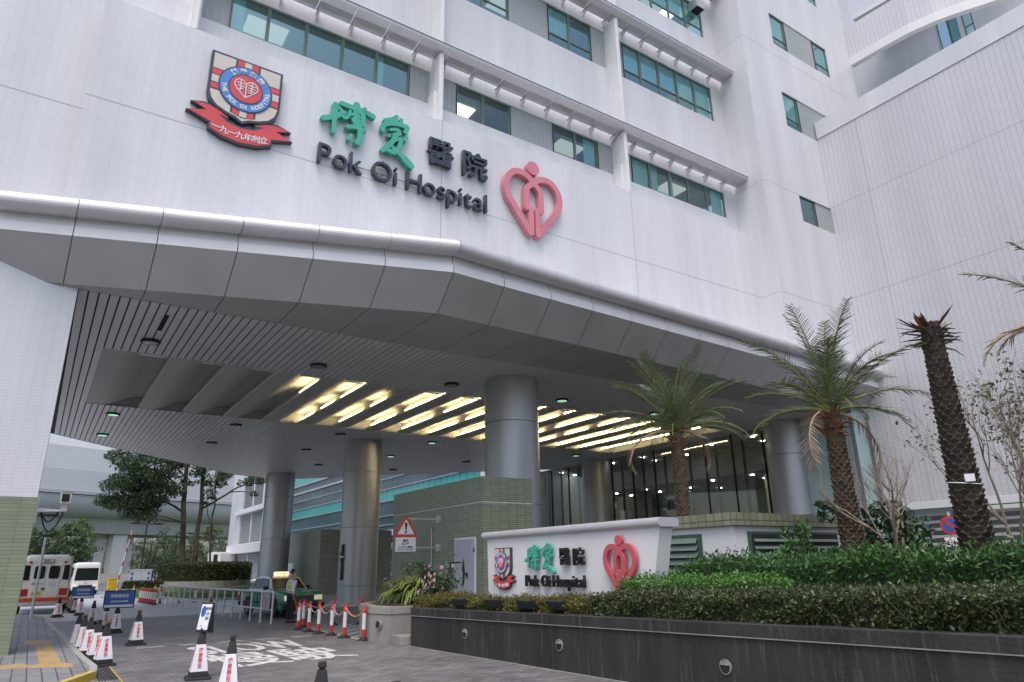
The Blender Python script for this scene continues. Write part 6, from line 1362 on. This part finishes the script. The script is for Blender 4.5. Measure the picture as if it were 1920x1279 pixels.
# lamp posts
lp = thing('street_lamp', 'x', 'street lamp'); m = MB(); m.tube([(0,0,0), (0,0,8)], [.12, .08], 8); m.build('pole', 'rubber', lp, smooth=True)
m = MB(); m.box(-1.6, -.06, 7.95, 1.6, .06, 8.05); m.box(-1.75, -.16, 8.0, -.8, .16, 8.14); m.box(.8, -.16, 8.0, 1.75, .16, 8.14); m.build('head', 'rubber', lp)
used = []
for x, y, rz, sc_, lb in ((10.1, 89.4, .2, .86, 'tallest black twin head street lamp, left of the island tree'), (12.6, 104, .1, .66, 'short black street lamp just right of the tallest one'), (17.7, 118.7, .1, .83, 'black street lamp third from the left, left of the two stemmed trunks'), (22.4, 128, .1, .95, 'black street lamp right beside the two stemmed tree trunks')):
    o = put(lp, used, (x, y, 0), rz, lb, 'street lamps behind the island'); o.scale = (1, 1, sc_)
# ------------------------------------------------------------------ viaduct
vd = thing('viaduct', 'long pale elevated rail viaduct with a ribbed rounded enclosure on concrete piers', 'viaduct', (12, 172, 0))
A2, B2 = Vector((-40, 148, 0)), Vector((150, 235, 0)); tv = (B2-A2).normalized(); nv2 = Vector((tv.y, -tv.x, 0))
def vsec(prof, nm, mt, sm=False):
    m = MB(); n = len(prof); m.add([tuple(A2+nv2*d+Z_*z-Vector((12, 172, 0))) for d, z in prof]+[tuple(B2+nv2*d+Z_*z-Vector((12, 172, 0))) for d, z in prof], [[i, i+1, n+i+1, n+i] for i in range(n-1)]); return m.build(nm, mt, vd, smooth=sm)
vsec([(-9, 9.2), (3.5, 9.2), (3.7, 9.3), (4.2, 12.2)], 'beam', 'viaduct_concrete')
vsec([(4.2, 12.2)]+[(4.2+3.2*math.sin(t), 12.2+4.4*(1-math.cos(t))) for t in np.linspace(.1, 1.5, 10)], 'belly', 'cladding', True)
vsec([(7.6, 16.4), (7.75, 16.4), (7.75, 17.0), (7.6, 17.0)], 'band', 'joint_grey')
vsec([(7.5, 17.0), (7.3, 21), (6.6, 25.6), (5.8, 27.2)], 'enclosure', 'cladding'); vsec([(5.8, 27.2), (-9, 28.5), (-9, 9.2)], 'roof', 'cladding')
for k, (d, wd) in enumerate(((10.6, 2.0), (13.2, 2.9), (15.7, 2.5), (-30, 2.5), (70, 2.5), (110, 2.5))):
    c = A2+tv*((d-A2.x)/tv.x)-Vector((12, 172, 0)); m = MB()
    for s_ in ((0,) if k < 3 else (-2, 2)):
        q = c+tv*s_+nv2*(2.0 if k % 2 else 0); m.prism([(q.x+tv.x*a*wd/2+nv2.x*b*1.2, q.y+tv.y*a*wd/2+nv2.y*b*1.2) for a, b in ((-1, -1), (1, -1), (1, 1), (-1, 1))], -1, 9.25)
    m.build('pier', 'pale_concrete', vd)
bw = MB(); bw.box(-30, 138, 0, 70, 138.4, 1.5); tag(bw.build('boundary_wall', 'viaduct_concrete'), 'low pale boundary wall far behind the island, before the viaduct piers', 'wall')
# ------------------------------------------------------------------ far trees: three kinds, copied
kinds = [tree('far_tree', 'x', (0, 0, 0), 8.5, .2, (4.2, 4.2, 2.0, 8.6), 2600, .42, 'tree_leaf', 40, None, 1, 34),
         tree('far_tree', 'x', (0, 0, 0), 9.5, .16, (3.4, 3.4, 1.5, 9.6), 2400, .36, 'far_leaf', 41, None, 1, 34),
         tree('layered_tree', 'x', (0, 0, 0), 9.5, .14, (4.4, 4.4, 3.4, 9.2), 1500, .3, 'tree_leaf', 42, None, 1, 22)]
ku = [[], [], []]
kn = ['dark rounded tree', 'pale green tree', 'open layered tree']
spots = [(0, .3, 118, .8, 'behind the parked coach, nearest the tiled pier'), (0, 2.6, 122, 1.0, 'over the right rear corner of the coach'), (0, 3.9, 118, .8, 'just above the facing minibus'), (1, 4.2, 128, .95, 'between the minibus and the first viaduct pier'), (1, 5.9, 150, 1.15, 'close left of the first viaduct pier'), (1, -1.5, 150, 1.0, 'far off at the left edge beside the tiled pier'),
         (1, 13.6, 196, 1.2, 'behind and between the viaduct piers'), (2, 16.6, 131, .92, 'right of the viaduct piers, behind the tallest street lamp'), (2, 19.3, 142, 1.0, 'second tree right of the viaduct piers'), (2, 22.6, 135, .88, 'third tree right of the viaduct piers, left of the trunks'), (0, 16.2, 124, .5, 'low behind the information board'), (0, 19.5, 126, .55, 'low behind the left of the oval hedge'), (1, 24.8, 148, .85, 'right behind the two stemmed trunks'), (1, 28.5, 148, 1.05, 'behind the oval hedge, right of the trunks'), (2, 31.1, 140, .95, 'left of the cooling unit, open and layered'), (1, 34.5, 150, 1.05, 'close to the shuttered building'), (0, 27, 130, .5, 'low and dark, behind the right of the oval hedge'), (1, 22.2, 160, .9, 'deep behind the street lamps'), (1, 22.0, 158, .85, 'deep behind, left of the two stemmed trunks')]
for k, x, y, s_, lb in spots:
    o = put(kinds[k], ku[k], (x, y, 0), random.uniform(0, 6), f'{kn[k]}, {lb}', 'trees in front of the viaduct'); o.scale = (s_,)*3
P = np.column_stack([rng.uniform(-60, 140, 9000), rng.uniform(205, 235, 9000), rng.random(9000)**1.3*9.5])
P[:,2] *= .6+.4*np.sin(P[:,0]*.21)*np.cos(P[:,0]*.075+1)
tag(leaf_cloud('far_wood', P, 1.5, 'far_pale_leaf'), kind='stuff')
# ------------------------------------------------------------------ shuttered white building
sbg = thing('shuttered_building', 'white three storey building with grey shutter panels, left of the far round column', 'building', (17.4, 66, 0))
def qb(m, n, mt, par=None, **k):
    o = m.build(n, mt, par or sbg, **k)
    if not par: o.matrix_parent_inverse = Matrix.Translation((-17.4, -66, 0))
    return o
hol = [(68.2, 78.2, .2, 3.3), (68.6, 77.6, 4.3, 7.2), (69.0, 77.2, 7.8, 11.0)]
m = MB(); wall_holes(m, 'x', 17.4, 63, 82, -.1, 15, [(a, b, c, d) for a, b, c, d in hol], .3); m.quad((17.4, 63, 0), (17.4, 63, 15), (18.3, 63, 15), (18.3, 63, 0)); m.quad((18.3, 63, 0), (18.3, 63, 15), (23.4, 82, 15), (23.4, 82, 0)); m.quad((17.4, 82, 0), (23.4, 82, 0), (23.4, 82, 15), (17.4, 82, 15)); m.prism([(17.2, 62.9), (18.4, 62.9), (23.5, 82.1), (17.2, 82.1)], 15, 15.3); qb(m, 'wall', 'white_tile')
for a, b, c, d in hol:
    m = MB()
    for k in range(int((d-c)/.16)): m.add([(17.55, a, c+.16*k), (17.55, b, c+.16*k), (17.68, b, c+.16*k+.15), (17.68, a, c+.16*k+.15)], [[0,1,2,3]])
    sh_ = qb(m, 'shutter', 'shutter'); m = MB(); m.box(17.5, (a+b)/2-.08, c, 17.6, (a+b)/2+.08, d); qb(m, 'shutter_post', 'white_paint', sh_)
m = MB(); m.box(16.9, 66.2, 3.35, 17.39, 80, 4.15); m.box(17.15, 67, 7.25, 17.39, 79, 7.65); m.box(17.2, 66.8, 0, 17.39, 67.2, 15); qb(m, 'ledge', 'white_paint')
ac = thing('cooling_unit', 'white boxy cooling unit on the wall left of the shuttered building', 'cooling unit', (16.2, 79, 2.2))
m = MB(); m.box(-1.0, -1.2, 0, 1.1, 1.2, 1.35); m.build('casing', 'white_paint', ac, bevel=.04)
m = MB(); m.ext([(-.2, .2), (.2, .2), (.2, 1.1), (-.2, 1.1)], (-.72, -1.205, 0), X_, Z_, (0, -.01, 0)); m.build('intake', 'dark_gap', ac)
m = MB(); m.ext([(-.6, .15), (.6, .15), (.6, 1.2), (-.6, 1.2)], (.38, -1.205, 0), X_, Z_, (0, -.01, 0)); m.build('grille', 'shutter', ac)
# ------------------------------------------------------------------ glazed block behind the canopy
gb = thing('glazed_block', 'glazed hospital block with teal and smoke glass bands, seen under the canopy', 'building', (32.7, 53.5, 0))
def gq(m, n, mt, par=None, **k):
    o = m.build(n, mt, par or gb, **k)
    if not par: o.matrix_parent_inverse = Matrix.Translation((-32.7, -53.5, 0))
    return o
gx, gy0, gy1 = 32.75, 53.8, 142
zb = [(5.7, 8.95, 'smoke_glass'), (8.95, 10.3, 'teal_glass'), (10.3, 13.9, 'smoke_glass'), (13.9, 15.4, 'teal_glass'), (15.4, 19, 'smoke_glass')]
for z0, z1, mt in zb:
    m = MB(); y = gy0
    while y < gy1:   # sheets very slightly out of true, as real curtain walls are
        j = random.uniform(-.006, .006); m.quad((gx+j, y+.04, z0+.02), (gx-j, y+1.26, z0+.02), (gx-j+random.uniform(-.004, .004), y+1.26, z1-.02), (gx+j, y+.04, z1-.02)); y += 1.3
    gq(m, 'teal_glazing' if mt == 'teal_glass' else 'smoke_glazing', mt)
m = MB(); m.box(gx+.02, gy0, 5.4, gx+6, gy1, 19); gq(m, 'frame', 'interior_dark')
m = MB()
for z in (6.3, 7.3, 8.95, 10.3, 11.5): m.box(gx-.14, gy0, z-.045, gx-.01, gy1, z+.045)
m.box(gx-.3, gy0, 12.6, gx-.01, gy1, 12.85); m.box(gx-.3, gy0, 13.75, gx-.01, gy1, 13.95); gq(m, 'ledge', 'aluminium')
m = MB(); m.box(gx-.4, gy0, 5.1, gx+1, gy1, 5.7); gq(m, 'bottom_beam', 'white_paint')
m = MB(); m.box(gx-.1, 52.7, 0, gx+3, 53.8, 19); gq(m, 'end_wall', 'white_paint')
m = MB()
for y in (62, 70, 78.5, 90, 102): m.lathe([(.42, 0), (.42, 5.1)], (gx+.2, y, 0), 20)
gq(m, 'round_post', 'column_metal', smooth=True)
m = MB(); m.box(gx+4, gy0, 0, gx+4.2, gy1, 5.1)
gq(m, 'entrance_wall', 'interior_dark')
m = MB(); m.box(gx+3.8, 66, .3, gx+3.86, 90, 3.8); gq(m, 'entrance_glass', 'smoke_glass')
m = MB()
for y in np.arange(66, 90, 3): m.box(gx+3.7, y-.05, .3, gx+3.8, y+.05, 3.8)
m.box(gx+3.7, 66, 2.2, gx+3.8, 90, 2.3); m.box(gx+.5, 60, 3.8, gx+4, 95, 4.4); m.box(gx, 66, .95, gx+.06, 92, 1.02); gq(m, 'entrance_frame', 'white_paint')
m = MB(); m.prism([(24, 47), (32, 47), (40, 100), (24, 100)], -.03, .16); tag(m.build('entrance_pavement', 'footway_paver'), kind='structure')
